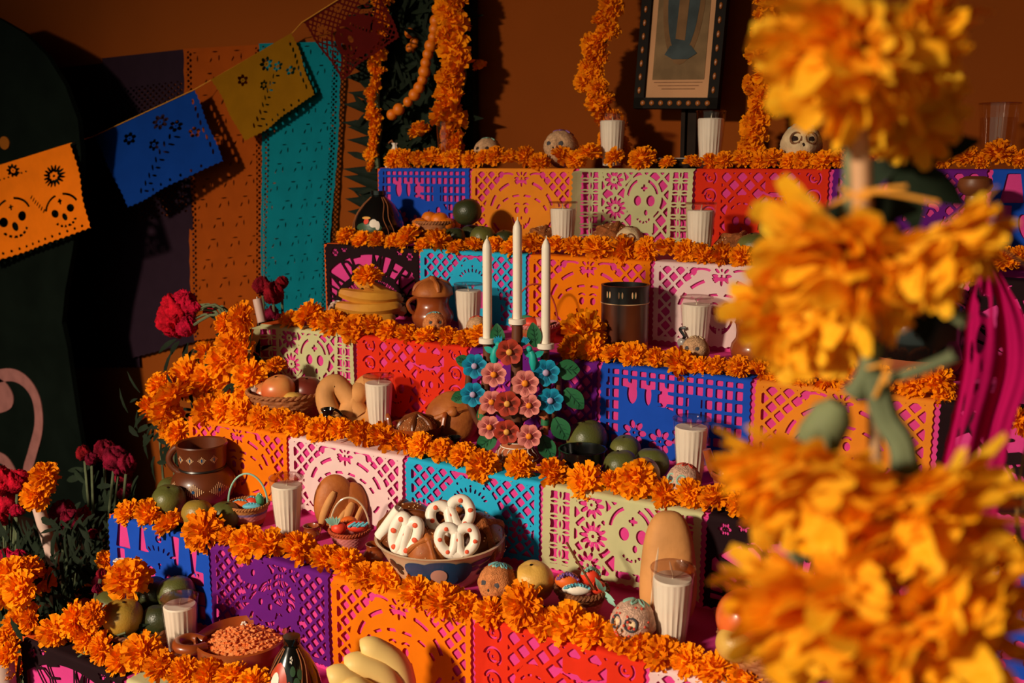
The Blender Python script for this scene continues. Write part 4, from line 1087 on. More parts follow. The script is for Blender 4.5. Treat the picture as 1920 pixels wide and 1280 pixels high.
# ------------------------------------------------------------------ second step
def painted_gourd(P, R, h, label, add, motif):
    rt = thing('painted_gourd', label, 'gourd', P, facing(P, add))
    pr = [(R * .5, 0), (R * .82, h * .07), (R, h * .24), (R * .98, h * .38), (R * .84, h * .56), (R * .6, h * .74), (R * .34, h * .86), (R * .26, h * .90), (R * .30, h * .92), (R * .30, h), (.0001, h)]
    G().lathe(pr, 40).build('shell', M_BLACKPOT, rt); motif(rt, pr, R, h)
    for i in range(5):
        a = -PI / 2 + (-1.1, -.85, .62, .85, 2.6)[i]; pts = [(prof_r(pr, z) * math.cos(a + .1 * math.sin(z * 60)) * 1.015, prof_r(pr, z) * math.sin(a + .1 * math.sin(z * 60)) * 1.015, z) for z in [h * (.88 - .72 * q / 12) for q in range(13)]]
        G().tube(pts, .0013, 5).build('cord', M_CORD, rt)
    return rt
def motif_fig(rt, pr, R, h):
    g = G(); b = -PI / 2
    decal(g, pr, dab(b - .1, h * .32, .55, h * .10), 0); decal(g, pr, dab(b + .12, h * .40, .16, h * .08, rot=.3), 1, .0022); decal(g, pr, dab(b - .18, h * .44, .11, h * .06), 2, .0026)
    decal(g, pr, dab(b - .20, h * .50, .20, h * .025), 3, .0032); decal(g, pr, dab(b + .28, h * .36, .09, h * .085, rot=.5), 1, .0024)
    g.build('painted_scene', [M_GREENDOT, M_WHITEP, M_SWEETR, M_EYEY], rt)
painted_gourd(tread(2, 712, .5), .078, .155, 'glossy black gourd painted with a seated figure, at the left end of the second step', -.35, motif_fig)
P = tread(2, 815, .5)
basket(P, .060, .056, .068, 'small straight-sided wicker basket of mandarins on the second step', ([M_WICKER], [0]), 9, n=64, amp=.02)
for i, (x, y, q) in enumerate([(-.036, -.02, .058), (-.012, .0, .076), (.016, -.012, .074), (.034, -.022, .060), (.05, .01, .055), (.0, .03, .055)]):
    dx = Vector((math.cos(YAW), math.sin(YAW), 0)); dy = Vector((-math.sin(YAW), math.cos(YAW), 0))
    fruit(P + dx * x + dy * y + Vector((0, 0, q - .022)), .026, ('mandarin at the left in the small basket on the second step', 'mandarin on top of the pile in the small basket', 'small mandarin second on top of the pile in the basket', 'mandarin at the right front of the small basket', 'mandarin at the far right of the small basket, half shaded', 'mandarin at the back of the small basket')[i], M_ORFRUIT, 'mandarins in the small basket', 'mandarin', sq=.88)
fr2 = [(853, .35, .031, 0, M_GREEND, 'dark green fruit at the left of the pyramid beside the mandarin basket'), (905, .25, .036, 0, M_GREENF, 'olive green fruit front and centre under the large dark green one'),
       (946, .4, .030, 0, M_GREEND, 'small dark green fruit at the right of the pyramid beside the mandarin basket'), (885, .62, .034, 0, M_GREEND, 'dark green fruit at the back carrying the large one')]
for x, t, r, l, m, lb in fr2: fruit(tread(2, x, t), r, lb, m, 'green fruits on the second step')
fruit(tread(2, 877, .42) + Vector((0, 0, .062)), .041, 'large dark green round fruit on top of the smaller ones on the second step', M_GREEND, 'green fruits on the second step')
round_bread(tread(2, 1018, .55), .048, 'sugared knobbly bread on the second step left of the candle glass', M_SUGARBREAD, True, tilt=.9, lift=.02)
candle_glass(tread(2, 1055, .35), 'milky candle glass on the second step in front of the light orange sheet')
round_bread(tread(2, 1150, .65), .062, 'sugared bread on the second step behind the painted skull', M_SUGARBREAD, True, tilt=.9, lift=.02)
skull(tread(2, 1180, .22), .043, 'cream sugar skull with brown eye rings and dark red cap on the second step', M_SKULLC, [M_SKULLD], M_SKULLD, M_SKULLD, add=-.3)
candle_glass(tread(2, 1311, .35), 'milky candle glass on the second step right of the painted skull', h=.14)
round_bread(tread(2, 1385, .5), .066, 'dark sugared bread on the second step by the yellow-green fruit', M_SUGARBREAD, True, tilt=.5, lift=.01)
fruit(tread(2, 1412, .3), .040, 'green fruit lying under the yellow-green one at the end of the second step', M_GREENF)
fruit(tread(2, 1455, .35) + Vector((0, 0, .045)), .043, 'yellow-green round fruit on top beside the dark sugared bread', M_YELF)
P = tread(2, 1815, .45); H_ = height(P, 330); rt = thing('stoppered_bottle', 'dark bottle with a turned wooden stopper on the second step at the right', 'bottle', P)
G().lathe([(.055, 0), (.06, .01), (.06, H_ * .28), (.052, H_ * .40), (.026, H_ * .52), (.020, H_ * .56), (.019, H_ * .62), (.0001, H_ * .62)], 30).build('bottle_body', M_BLACKPOT, rt)
G().lathe([(.017, H_ * .60), (.019, H_ * .64), (.016, H_ * .66), (.019, H_ * .69), (.016, H_ * .72), (.019, H_ * .75), (.017, H_ * .8), (.030, H_ * .84), (.036, H_ * .90), (.032, H_ * .97), (.018, H_), (.0001, H_)], 24).build('wooden_stopper', M_CORK, rt)
G().tube([(.053 * math.cos(q * PI / 16), .053 * math.sin(q * PI / 16), H_ * .395) for q in range(32)], .002, 6, closed=True).build('neck_ring', M_METAL_GLINT, rt)

# ------------------------------------------------------------------ third step
P = tread(3, 694, .45); rt = thing('banana_bunch', 'bunch of ripe speckled bananas on the left of the third step', 'bananas', P, facing(P, 0))
BAN = [(-.005, -.035, .016, .0, .15, .0), (.0, -.03, .045, .02, .18, .05), (.005, -.02, .075, .10, .17, .1), (.03, .01, .085, .5, .15, .3), (.02, .02, .03, -.1, .17, .2), (.045, .0, .055, .55, .15, .5)]
for i, (x, y, z, tl, L, yaw) in enumerate(BAN):
    b = banana(L, .0215, curve=.55).build('banana', [M_BANANA, M_BANTIP], rt, loc=(x, y, z + .006)); b.rotation_euler = (-1.2, tl * .9, yaw)
loose_head(tread(3, 692, .45) + Vector((0, 0, .135)), .040, 'round orange marigold resting on top of the speckled bananas', 41, (.3, .1, 0))
skull(tread(3, 634, .5), .033, 'small amaranth skull with white icing left of the bananas', M_SKULLP, [M_ICING], M_SOCK, add=.3)
def painted_jug(rt, prof):
    pass
P = tread(3, 812, .6); jug(P, .096, 'brown glazed clay jug with a bread roll in its mouth on the third step', M_CLAY, 1, .15, .58, .44, .50)
round_bread(P + Vector((0, 0, .088)), .054, 'golden bread roll sitting in the mouth of the clay jug left of the candelabra', M_BREAD, False, strips=2, hgt=.75)
skull(tread(3, 815, .28), .036, 'amaranth skull with turquoise icing standing in front of the brown jug', M_SKULLO, [M_BLUE_I, M_GREEN_I], M_SOCK, add=.1)
candle_glass(tread(3, 879, .6), 'milky candle glass on the third step just left of the candelabra candles', h=.132)
skull(tread(3, 895, .35), .034, 'amaranth skull with red icing by a candle glass, beside the left white taper', M_SKULLT, [M_RED_I], M_SOCK, add=.2)
P = tread(3, 1003, .55); basket(P, .058, .042, .045, 'tiny basket with a thin red handle behind the candelabra', ([M_WICKER, M_REDW], [0, 1, 0]), 6, M_PINKW, (M_REDFL, .10, YAW, .0022), amp=.03)
for i, (x, m) in enumerate([(-.025, M_SWEETG), (.02, M_PINKFL), (.0, M_SWEETR)]):
    tag(G().ball((0, 0, 0), (.026, .020, .016), 14, 10).build('fruit_sweet', m, loc=P + Vector((x, -.012 * i, .050))), ('green', 'pink', 'red')[i] + ' sweet in the tiny basket behind the candelabra', 'sweet', 'sweets in the red-handled basket')
loose_head(tread(3, 1095, .3) + Vector((0, 0, .05)), .052, 'large marigold standing upright on the third step between candelabra and clay cylinder', 42, (.9, .1, .5))
P = tread(3, 1170, .6); H_ = height(P, 533); r = .5 * 88 * mpp(P); rt = thing('clay_cylinder_jar', 'tall straight brown clay jar with a dark painted rim band on the third step', 'jar', P, facing(P))
pr = [(r * .97, 0), (r, .004), (r, H_ * .14)]; G().lathe([(r * .97, 0), (r, .003), (r, H_ * .16)], 44).build('raw_base', M_RAWCLAY, rt)
G().lathe([(r * 1.004, H_ * .155), (r * 1.004, H_ * .74)], 44).build('glazed_wall', M_CLAYD, rt)
G().lathe([(r * 1.006, H_ * .74), (r * 1.006, H_ * .96), (r * 1.02, H_), (r * .92, H_), (r * .90, H_ * .8), (.0001, H_ * .78)], 44).build('rim_band', M_BLACKCLAY, rt)
G().tube([(r * 1.007 * math.cos(q * PI / 24), r * 1.007 * math.sin(q * PI / 24), H_ * .735) for q in range(48)], .0013, 5, closed=True).build('band_line', M_CREAMDOT, rt)
g = G(); pr = [(r * 1.006, H_ * .7), (r * 1.006, H_)]
for a in (-2.3, -1.75, -1.2):
    for s in (-1, 1): decal(g, pr, dab(a + s * .07, H_ * .875, .035, H_ * .05, rot=-s * .7), 0)
    decal(g, pr, dab(a, H_ * .86, .018, H_ * .045), 1)
g.build('painted_sprigs', [M_CREAMDOT, M_GREENDOT], rt)
candle_glass(tread(3, 1303, .75), 'milky candle glass on the third step in front of the pale pink sheet')
skull(tread(3, 1303, .28), .036, 'sandy amaranth skull with grey eyes standing before the candle glass near the clay jar', M_SKULLT, [M_SKULLC], M_SOCK, add=-.3)
P = tread(3, 1278, .62); rt = thing('wire_ornament', 'small black curled ornament leaning at the left of the candle glass', 'ornament', P)
G().tube(smooth_pts([Vector((0, 0, .0)), Vector((0, 0, .035)), Vector((.006, 0, .045)), Vector((-.006, 0, .062)), Vector((.008, 0, .066))], 5), .0035, 7).build('curl', M_BLACKPOT, rt); G().ball((0, 0, .03), (.012, .008, .012), 10, 8).build('knot', M_METAL_GLINT, rt)
P = tread(3, 1416, .5); jug(P, .098, 'shiny clay jug with bread in its mouth at the right of the third step', M_CLAY, 0, 0, .56, .44, .47)
round_bread(P + Vector((0, 0, .086)), .046, 'sugared bread filling the mouth of the shiny jug at the right of the third step', M_SUGARBREAD, True, hgt=.85)
P = tread(3, 1712, .72); rt = thing('dark_pot', 'big dark glazed round pot on a bare clay base behind the flower stake', 'pot', P)
s = mpp(P); R = 95 * s; G().lathe([(R * .55, 0), (R * .8, .025), (R * .93, .05), (R * .95, .055)], 44).build('raw_base', M_RAWCLAY, rt)
G().lathe([(R * .955, .052), (R, .08), (R * .98, .12), (R * .85, .155), (R * .7, .165), (R * .66, .18), (R * .72, .19), (R * .64, .19), (.0001, .12)], 44).build('glazed_wall', M_BLACKPOT, rt)

# ------------------------------------------------------------------ fourth step
P = tread(4, 542, .48); b4 = P; s = mpp(P); basket(P, 74 * s, 50 * s, 54 * s, 'round wicker basket of apples at the left end of the fourth step', ([M_WICKER], [0]), 8, n=72, weave=18, amp=.03)
dx = Vector((math.cos(YAW), math.sin(YAW), 0)); dy = Vector((-math.sin(YAW), math.cos(YAW), 0)); upv = Vector((0, 0, 1))
for x, y, z, r, m, lb in [(-.02, -.015, .040, .043, M_APPLE, 'large blushed apple in the middle of the wicker basket'), (.045, .02, .03, .042, M_APPLED, 'dark red apple at the right in the wicker basket'), (-.062, .02, .03, .034, M_APPLE, 'blushed apple at the left of the wicker basket behind the candle stub'),
                          (.026, -.05, .028, .030, M_GUAVA, 'pale yellow fruit at the front rim of the apple basket'), (.0, .055, .03, .034, M_APPLED, 'dark apple at the back of the wicker basket')]:
    fruit(P + dx * x + dy * y + upv * z, r, lb, m, 'apples in the wicker basket', 'apple', sq=.9)
taper(P - dx * .085 + dy * .0 + upv * .03, .05, .0095, 'pale candle stub standing at the left rim of the apple basket', M_WAXOLD, False, name='candle_stub')
loose_head(P - dx * .04 + dy * .05 + upv * .125, .03, 'orange marigold lying on the apples in the wicker basket', 43)
def mini_jug(P, h, label, m, flower_m=None):
    rt = jug(P, h, label, m, 1, PI, .42, .2, .27, 'miniature_jug'); return rt
rt = mini_jug(tread(4, 616, .25), .062, 'miniature black jug between the apple basket and the braided bread', M_BLACKPOT)
g = G()
for i in range(5):
    q = -PI / 2 + i * .5 - 1; g.leaf((0, -.024, .035), (math.cos(q) * .6, -.3, .5 + .2 * math.sin(i)), (0, -1, 0), .022, .005, seg=3)
g.build('painted_leaves', M_GREEN_I, rt)
P = tread(4, 662, .62); pretzel(P + upv * .062, .070, 'large knotted tan bread ring standing against the red sheet', M_BREADL, None, (-.35, 0, facing(P)), .37, .92, name='knotted_bread')
candle_glass(tread(4, 712, .62), 'milky candle glass on the fourth step between knotted bread and bread bowl')
P = tread(4, 675, .25); rt = thing('white_cup', 'tiny white cup at the front of the fourth step under the knotted bread', 'cup', P)
G().lathe([(.015, 0), (.017, .003), (.018, .036), (.016, .036), (.014, .01), (.0001, .01)], 22).build('cup_body', M_WHITEP, rt); G().lathe([(.0184, .008), (.0186, .016), (.0184, .022)], 22).build('painted_band', M_RED_I, rt)
P = tread(4, 782, .32); s = mpp(P); rt = thing('clay_bowl', 'fluted brown clay bowl holding sugared bread on the fourth step', 'bowl', P, facing(P)); R = 49 * s
G().lathe([(R * .5, 0), (R * .62, .005), (R * .86, .028), (R * 1.0, .050), (R * 1.03, .054), (R * .96, .052), (R * .8, .03), (.0001, .02)], 48, rad=lambda a, i: 1 + (.03 * math.cos(10 * a) if 2 < i < 7 else 0)).build('bowl_body', M_CLAY, rt)
for sgn in (-1, 1): G().tube([(sgn * (R * .98 + R * .10 * math.sin(PI * q / 8)), .0 + R * .35 * (q / 8 - .5), .046 + .030 * math.sin(PI * q / 8)) for q in range(9)], .0055, 8).build('ear_handle', M_CLAY, rt)
round_bread(P + upv * .030, R * .80, 'sugared dark bread heaped in the fluted clay bowl', M_SUGARBREAD, True, hgt=.8, knobm=M_BREADD)
P = tread(4, 850, .70); rt = round_bread(P, .064, 'big smooth round loaf leaning behind the bread bowl against the red sheet', M_BREAD, False, strips=1, hgt=.75, tilt=1.05, lift=.05)
for x, h, lb in ((832, .032, 'miniature black pot with a painted green dab in front of the bread bowl'), (852, .03, 'miniature black pot behind, right of the bread bowl')):
    P = tread(4, x, .22 if x == 832 else .34); jug(P, h + .008, lb, M_BLACKPOT, 0, 0, .62, .4, .42, 'miniature_pot', cat='pot')
P = tread(4, 858, .13); rt = thing('straw_flower', 'small brown dried star flower lying beside the miniature black pots', 'flower', P)
g = G()
for i in range(13): g.leaf((0, -.002, .017), (math.cos(2 * PI * i / 13), -.25, math.sin(2 * PI * i / 13)), (0, -1, 0), .017, .0045, seg=2)
g.build('petals', M_RAWCLAY, rt)
P = tread(4, 1092, .42); s = mpp(P); rt = thing('black_bowl', 'low glossy black bowl right of the candelabra foot', 'bowl', P); R = 45 * s
G().lathe([(R * .6, 0), (R * .9, .012), (R, .03), (R * .98, .045), (R * 1.02, .052), (R * .95, .052), (R * .88, .03), (.0001, .02)], 36, rad=lambda a, i: 1 + (.02 * math.cos(14 * a) if 1 < i < 5 else 0)).build('bowl_body', M_BLACKPOT, rt)
for x, t, r, z, m, lb in [(1100, .80, .046, 0, M_GREENF, 'broad olive fruit behind the black bowl'), (1163, .36, .036, 0, M_GREENF, 'olive fruit at the left front of the pile by the blue sheet'), (1203, .22, .037, 0, M_YELF, 'brownish yellow-green fruit at the front of the pile by the blue sheet'),
                          (1222, .55, .036, 0, M_GREENF, 'olive fruit at the right back of the pile beside the candle glass'), (1172, .72, .034, .008, M_GREENF, 'olive fruit at the back of the pile by the blue sheet')]:
    fruit(tread(4, x, t) + upv * z, r, lb, m, 'olive fruits on the fourth step')
candle_glass(tread(4, 1293, .62), 'milky candle glass on the fourth step in front of the blue sheet', h=.136)
skull(tread(4, 1281, .22), .039, 'bluish sugar skull with red icing before the candle glass by the blue sheet', M_SKULLP, [M_RED_I], M_SOCK, M_GREEN_I, add=-.5)
P = tread(4, 1385, .32); s = mpp(P); R = 52 * s; rt = thing('clay_bowl', 'brown clay bowl with a raised stick handle at the right of the fourth step', 'bowl', P, facing(P))
G().lathe([(R * .5, 0), (R * .6, .004), (R * .85, .03), (R * 1.0, .062), (R * 1.03, .064), (R * .95, .062), (R * .78, .03), (.0001, .02)], 40).build('bowl_body', M_RAWCLAY, rt)
G().lathe([(R * .97, .052), (R * 1.04, .063), (R * 1.0, .067), (R * .94, .062)], 40).build('glazed_rim', M_CLAY, rt)
G().tube([(-R * .85, 0, .055), (-R * 1.0, 0, .072), (-R * 1.2, 0, .105)], [.009, .009, .008], 10).build('stick_handle', M_CLAY, rt)
round_bread(P + upv * .035, R * .72, 'small glazed bread in the stick-handled clay bowl', M_BREADL, True, hgt=.95, knobm=M_BREADD)
# ------------------------------------------------------------------ the flowered candelabra
P = tread(4, 968, .42); s = mpp(P); P0 = P
ang = YAW                                           # its flat front looks at the room
rt = thing('clay_candelabra', 'painted clay tree candelabra with red, pink and blue flowers on the fourth step', 'candelabra', P, ang)
def cpt(x, y, d=0.0):                                # picture point on the candelabra's own front plane, local coordinates
    n = Vector((-math.sin(YAW), math.cos(YAW), 0)); r = ray(x, y); t = (P0 - Vector((0, 0, EYE))).dot(n) / r.dot(n)
    q = r * t + Vector((0, 0, EYE)) - P0
    return Vector((q.dot(dx), d, q.z))
R = 40 * s
bprof = [(R * 1.0, 0), (R * 1.08, .006), (R * .98, .014), (R * .9, .022), (R * .72, .036), (R * .5, .046), (R * .42, .052), (R * .5, .056)]
G().lathe(bprof, 36).build('bell_base', M_RAWCLAY, rt)
g = G()
for i in range(16):
    a = 2 * PI * i / 16; g.tube([((prof_r(bprof, z) + .001) * math.cos(a + .11 * math.sin(PI * q / 6 * 2)), (prof_r(bprof, z) + .001) * math.sin(a + .11 * math.sin(PI * q / 6 * 2)), z) for q, z in enumerate([.010 + .024 * q / 6 for q in range(7)])], .0011, 4)
for z in (.009, .036, .045): g.tube([((prof_r(bprof, z) + .001) * math.cos(q * PI / 16), (prof_r(bprof, z) + .001) * math.sin(q * PI / 16), z) for q in range(32)], .0013, 4, closed=True)
g.build('white_lines', M_WHITEP, rt)
top = cpt(970, 606); G().tube([(0, .0, .05), Vector((0, .0, top.z * .5)), top], [.017, .014, .012], 12).build('trunk', M_BROWNC, rt)
for sx, px, py, w in ((-1, 914, 645, 1), (1, 1022, 655, 1)):
    e = cpt(px, py); pts = smooth_pts([Vector((0, 0, .09)), Vector((e.x * .55, 0, .11)), Vector((e.x * 1.05, 0, e.z * .55)), Vector((e.x, 0, e.z * .85)), e], 6)
    G().tube(pts, .010, 9).build('branch', M_BROWNC, rt)
    e2 = cpt(880 if sx < 0 else 1045, 700); pts = smooth_pts([Vector((0, 0, .07)), Vector((e2.x * .6, .004, .06)), Vector((e2.x * 1.0, .004, .13)), e2], 6)
    G().tube(pts, .008, 9).build('branch', M_BROWNC, rt)
CND = [(914, 640, 447, 'left'), (970, 604, 412, 'tall middle'), (1023, 650, 447, 'right')]
def towards(P): return Vector(P)
for x, y, yt, w in CND:
    e = cpt(x, y); G().lathe([(.0175, -.004), (.0188, -.003), (.0188, .007), (.0175, .008), (.0115, .008), (.0112, .005), (.0001, .004)], 22).build('candle_cup', M_WHITEP, rt, loc=e)
    wp = P + dx * e.x + Vector((0, 0, e.z + .004))
    taper(wp, height(wp, yt), .0098, f'{w} white taper candle standing in the flowered candelabra', M_WAX, True, group='tapers in the candelabra')
def clay_flower(x, y, rpx, mats, n, d=-.022, w=1.0):
    R = rpx * s; c = cpt(x, y, d)
    g = G()
    for i in range(n):
        a = 2 * PI * i / n + .2; dd = Vector((math.cos(a), -.12, math.sin(a)))
        g.leaf(Vector((0, 0, 0)), dd, (0, -1, 0), R * 1.04, R * .98 * 6 / n * w, 0, bend=-.05, seg=6, cup=-.16, shape=lambda q: (.2, .5, .8, .98, 1.0, .8, .3)[int(round(q * 6))])
        for k in (-2, -1, 0, 1, 2):
            a2 = a + k * .13; g.leaf(Vector((0, -.0022, 0)) + Vector((math.cos(a2), 0, math.sin(a2))) * R * .2, (math.cos(a2), -.13, math.sin(a2)), (0, -1, 0), R * (.68 - .05 * abs(k)), R * .05, 1, bend=-.05, seg=2, cup=0)
    g.tube([(0, .004, 0), (0, -.002, 0)], R * .3, 12)
    fl = g.build('clay_flower', mats[:2], rt, loc=c, sharp=None)
    G().ball((0, 0, 0), (R * .25, R * .16, R * .25), 14, 8).build('flower_eye', mats[2], fl, loc=(0, -.005, 0))
    G().tube([(0, 0, 0), (-c.x * .35, -c.y + .0, -abs(c.x) * .2)], .003, 6).build('wire', M_BROWNC, fl)
RED = [M_REDFL, M_APPLED, M_EYEY]; PNK = [M_PINKFL, M_PINKIN, M_EYEO]; BLU = [M_BLUEFL, M_BLUEIN, M_EYEL]
for x, y, r, c, n, d in [(955, 655, 24, RED, 6, -.028), (951, 750, 24, RED, 6, -.03), (950, 802, 23, RED, 6, -.03), (926, 697, 23, PNK, 7, -.024), (984, 713, 25, PNK, 7, -.026), (922, 748, 22, PNK, 7, -.024), (991, 754, 22, PNK, 7, -.026),
                         (918, 794, 22, PNK, 7, -.026), (991, 810, 23, PNK, 7, -.03), (890, 683, 23, BLU, 7, -.014), (887, 736, 23, BLU, 7, -.014), (1023, 695, 25, BLU, 7, -.016), (1031, 747, 24, BLU, 7, -.016)]:
    clay_flower(x, y, r, c, n, d)
for x, y, ax, ay, L, W in [(934, 652, -.05, -1, 46, 24), (1004, 650, -.12, -1, 46, 24), (880, 678, -.9, -.25, 26, 20), (875, 738, -.85, .3, 30, 22), (1042, 690, .9, .05, 44, 34), (1060, 728, .75, .85, 50, 30), (1040, 782, .55, 1, 48, 32), (930, 812, -.75, .6, 46, 30), (1015, 815, .45, 1, 52, 30), (900, 765, .2, 1, 30, 16)]:
    b = cpt(x, y, -.004); g = G(); dd = Vector((ax, -.1, -ay)); g.leaf((0, 0, 0), dd, (0, -1, 0), L * s, W * s * 1.15, 0, bend=.1, seg=7, cup=.25)
    q = Vector(dd).normalized(); w_ = q.cross(Vector((0, -1, 0)))
    for k in (.25, .45, .65):
        for sg in (-1, 1): g.leaf(q * L * s * k + Vector((0, -.0014, 0)), q + w_ * sg * .9, (0, -1, 0), W * s * .42, .0018, 1, seg=2, bend=0, cup=.2)
    g.leaf(Vector((0, -.0016, 0)), q, (0, -1, 0), L * s * .92, .0022, 1, bend=.1, seg=5, cup=0)
    g.build('clay_leaf', [M_CLEAF, M_CLEAFD], rt, loc=b, sharp=None)
for x, y, fx in ((927, 660, 1), (1000, 668, -1)):
    b = cpt(x, y, -.016); g = G()
    g.tube([(0, 0, -.026), (0, -.003, -.008), (.002 * fx, -.003, .008), (.006 * fx, -.003, .016)], [.005, .010, .008, .005], 10); g.ball((.009 * fx, -.004, .020), .007, 10, 8)
    g.tube([(.014 * fx, -.005, .02), (.022 * fx, -.006, .018)], [.003, .0005], 6)
    for sg in (-1, 1): g.leaf((0, -.006, .004), (sg, -.1, .5), (0, -1, 0), .024, .014, 0, seg=4)
    g.build('clay_bird', M_TURQ, rt, loc=b)
for x, y, ax in ((936, 632, -.3), (978, 632, .7)):
    g = G()
    for k in range(5): g.leaf((0, 0, 0), (ax + (k - 2) * .25, -.2, 1 - abs(k - 2) * .1), (0, -1, 0), .022, .007, 0, seg=3)
    g.build('blue_sprig', M_BLUEFL, rt, loc=cpt(x, y + 14, -.012), sharp=None)
for x, y, sg in ((905, 770, -1), (1022, 780, 1)):     # the little figures standing low on the branches
    c = cpt(x, y, -.006); g = G()
    g.tube([(0, 0, .022), (0, 0, .0), (sg * .002, 0, -.012), (sg * .002, 0, -.034), (sg * .001, -.003, -.038)], [.006, .009, .0085, .005, .006], 10, 0)
    g.tube([(0, 0, .016), (sg * -.012, -.006, .004), (0, -.012, -.002)], .0035, 7, 0); g.ball((0, -.001, .032), (.0085, .0085, .010), 12, 9, 0)
    g.tube([(0, 0, -.004), (0, -.001, -.018)], [.0096, .0098], 10, 1)
    g.build('clay_figure', [M_RAWCLAY, M_CLEAF], rt, loc=c)

# ------------------------------------------------------------------ fifth step
P = tread(5, 384, .72); H_ = height(P, 829); s = mpp(P)
def pitcher_deco(rt, pr):
    g = G()
    for ca in (-2.55, -1.75, -.95, -.1):
        for i in range(-5, 6):
            for j in range(-5, 6):
                if abs(i) + abs(j) <= 5 and (abs(i) + abs(j) > 0): decal(g, pr, dab(ca + i * .062, H_ * .33 + j * H_ * .022, .016, .0018, 6), 0)
        decal(g, pr, dab(ca, H_ * .33, .05, .0045, 8), 1, .0016)
    for ca in (-2.45, -1.95, -1.45, -.95):
        for i in range(-3, 4):
            for j in range(-3, 4):
                if abs(i) + abs(j) <= 3 and (abs(i) + abs(j)) > 0: decal(g, pr, dab(ca + i * .05, H_ * .80 + j * H_ * .018, .014, .0016, 6), 0)
        decal(g, pr, dab(ca, H_ * .80, .04, .004, 8), 1, .0016)
    tag(g.build('painted_dots', [M_CREAMDOT, M_NAVY], rt), kind='stuff')
rt = thing('clay_pitcher', 'brown glazed clay pitcher with dotted diamonds at the left of the fifth step', 'pitcher', P, facing(P, -.15))
R = 59 * s
pr = [(R * .60, 0), (R * .66, .004), (R * .88, H_ * .13), (R * .99, H_ * .28), (R, H_ * .36), (R * .93, H_ * .46), (R * .80, H_ * .55), (R * .70, H_ * .585), (R * .69, H_ * .61), (R * .74, H_ * .70), (R * .74, H_ * .80), (R * .76, H_ * .92), (R * .80, H_ * .98), (R * .78, H_), (R * .72, H_ * .98), (R * .68, H_ * .75), (R * .62, H_ * .5), (.0001, H_ * .45)]
G().lathe(pr, 48).build('body', M_CLAYD, rt); pitcher_deco(rt, pr[:13])
G().tube([(R * .705 * math.cos(q * PI / 24), R * .705 * math.sin(q * PI / 24), H_ * .597) for q in range(48)], .003, 6, closed=True).build('neck_groove', M_BLACKCLAY, rt)
for a in (PI - .25,):
    pts = []
    for q in range(13):
        t = q / 12; z = H_ * (.93 - .42 * t); rr = R * .74 + R * .30 * math.sin(PI * t) ** .7 + R * .08 * t; pts.append((rr * math.cos(a), rr * math.sin(a), z))
    G().tube(pts, [.009] * 13, 9).build('handle', M_CLAYD, rt)
    if a > 1: continue
for x, t, r, z, m, lb in [(322, .55, .034, 0, M_GREENF, 'olive fruit at the left end of the fifth step, partly behind a bigger one'), (300, .42, .0, 0, None, ''), (318, .28, .040, 0, M_GREENF, 'largest olive fruit at the left end of the fifth step in front of the pitcher'),
                          (372, .20, .036, 0, M_YELF, 'yellow-brown fruit in the middle of the row in front of the pitcher'), (424, .30, .035, 0, M_GREENF, 'olive fruit between the pitcher and the striped mini basket')]:
    if m: fruit(tread(5, x, t) + upv * z, r, lb, m, 'olive fruits by the pitcher')
P = onz(467, 984, ZK[5]); s = mpp(P)
basket(P, 38 * s, 24 * s, 42 * s, 'miniature striped basket with a pale green wire handle beside the candle glass', ([M_TANW, M_LILACW, M_PINKW, M_REDW, M_BLACKCLAY], [4, 3, 3, 2, 2, 1, 0, 0]), 12, M_TANW, (M_GREEN_I, .072, YAW, .0022), n=72, weave=24, amp=.025, rimr=.004)
for i, (x, y, z, m, r, lb) in enumerate([(-.018, 0, .050, M_PUMP, (.024, .012, .010), 'long orange sweet at the left in the striped mini basket'), (.006, .012, .052, M_SWEETR, (.016, .014, .012), 'red sweet at the back in the striped mini basket'), (.024, .012, .055, M_SWEETG, (.010, .010, .016), 'green leafy sweet at the right in the striped mini basket'), (.012, -.014, .050, M_BLUE_I, (.022, .009, .007), 'blue iced sweet at the front of the striped mini basket')]):
    rt = thing('fruit_sweet', lb, 'sweet', P + dx * x + dy * y + upv * z, YAW, 'sweets in the striped mini basket')
    G().ball((0, 0, 0), r, 16, 10).build('sweet_body', m, rt)
    G().tube([(-r[0] * .8 + r[0] * 1.6 * q / 16, .2 * r[1] * math.sin(q * 2.2), r[2] * (.25 + .85 * math.sin(PI * (q + .5) / 17))) for q in range(17)], .0022, 5).build('icing', M_BLUE_I if i != 2 else M_GREEN_I, rt)
candle_glass(tread(5, 541, .48), 'milky candle glass on the fifth step between mini basket and leaning loaf', h=.138, r=.038)
P = onz(584, 1012, ZK[5]); jug(P, .034, 'miniature brown clay mug at the foot of the leaning loaf', M_CLAY, 1, 2.6, .6, .45, .52, 'miniature_mug', cat='mug')
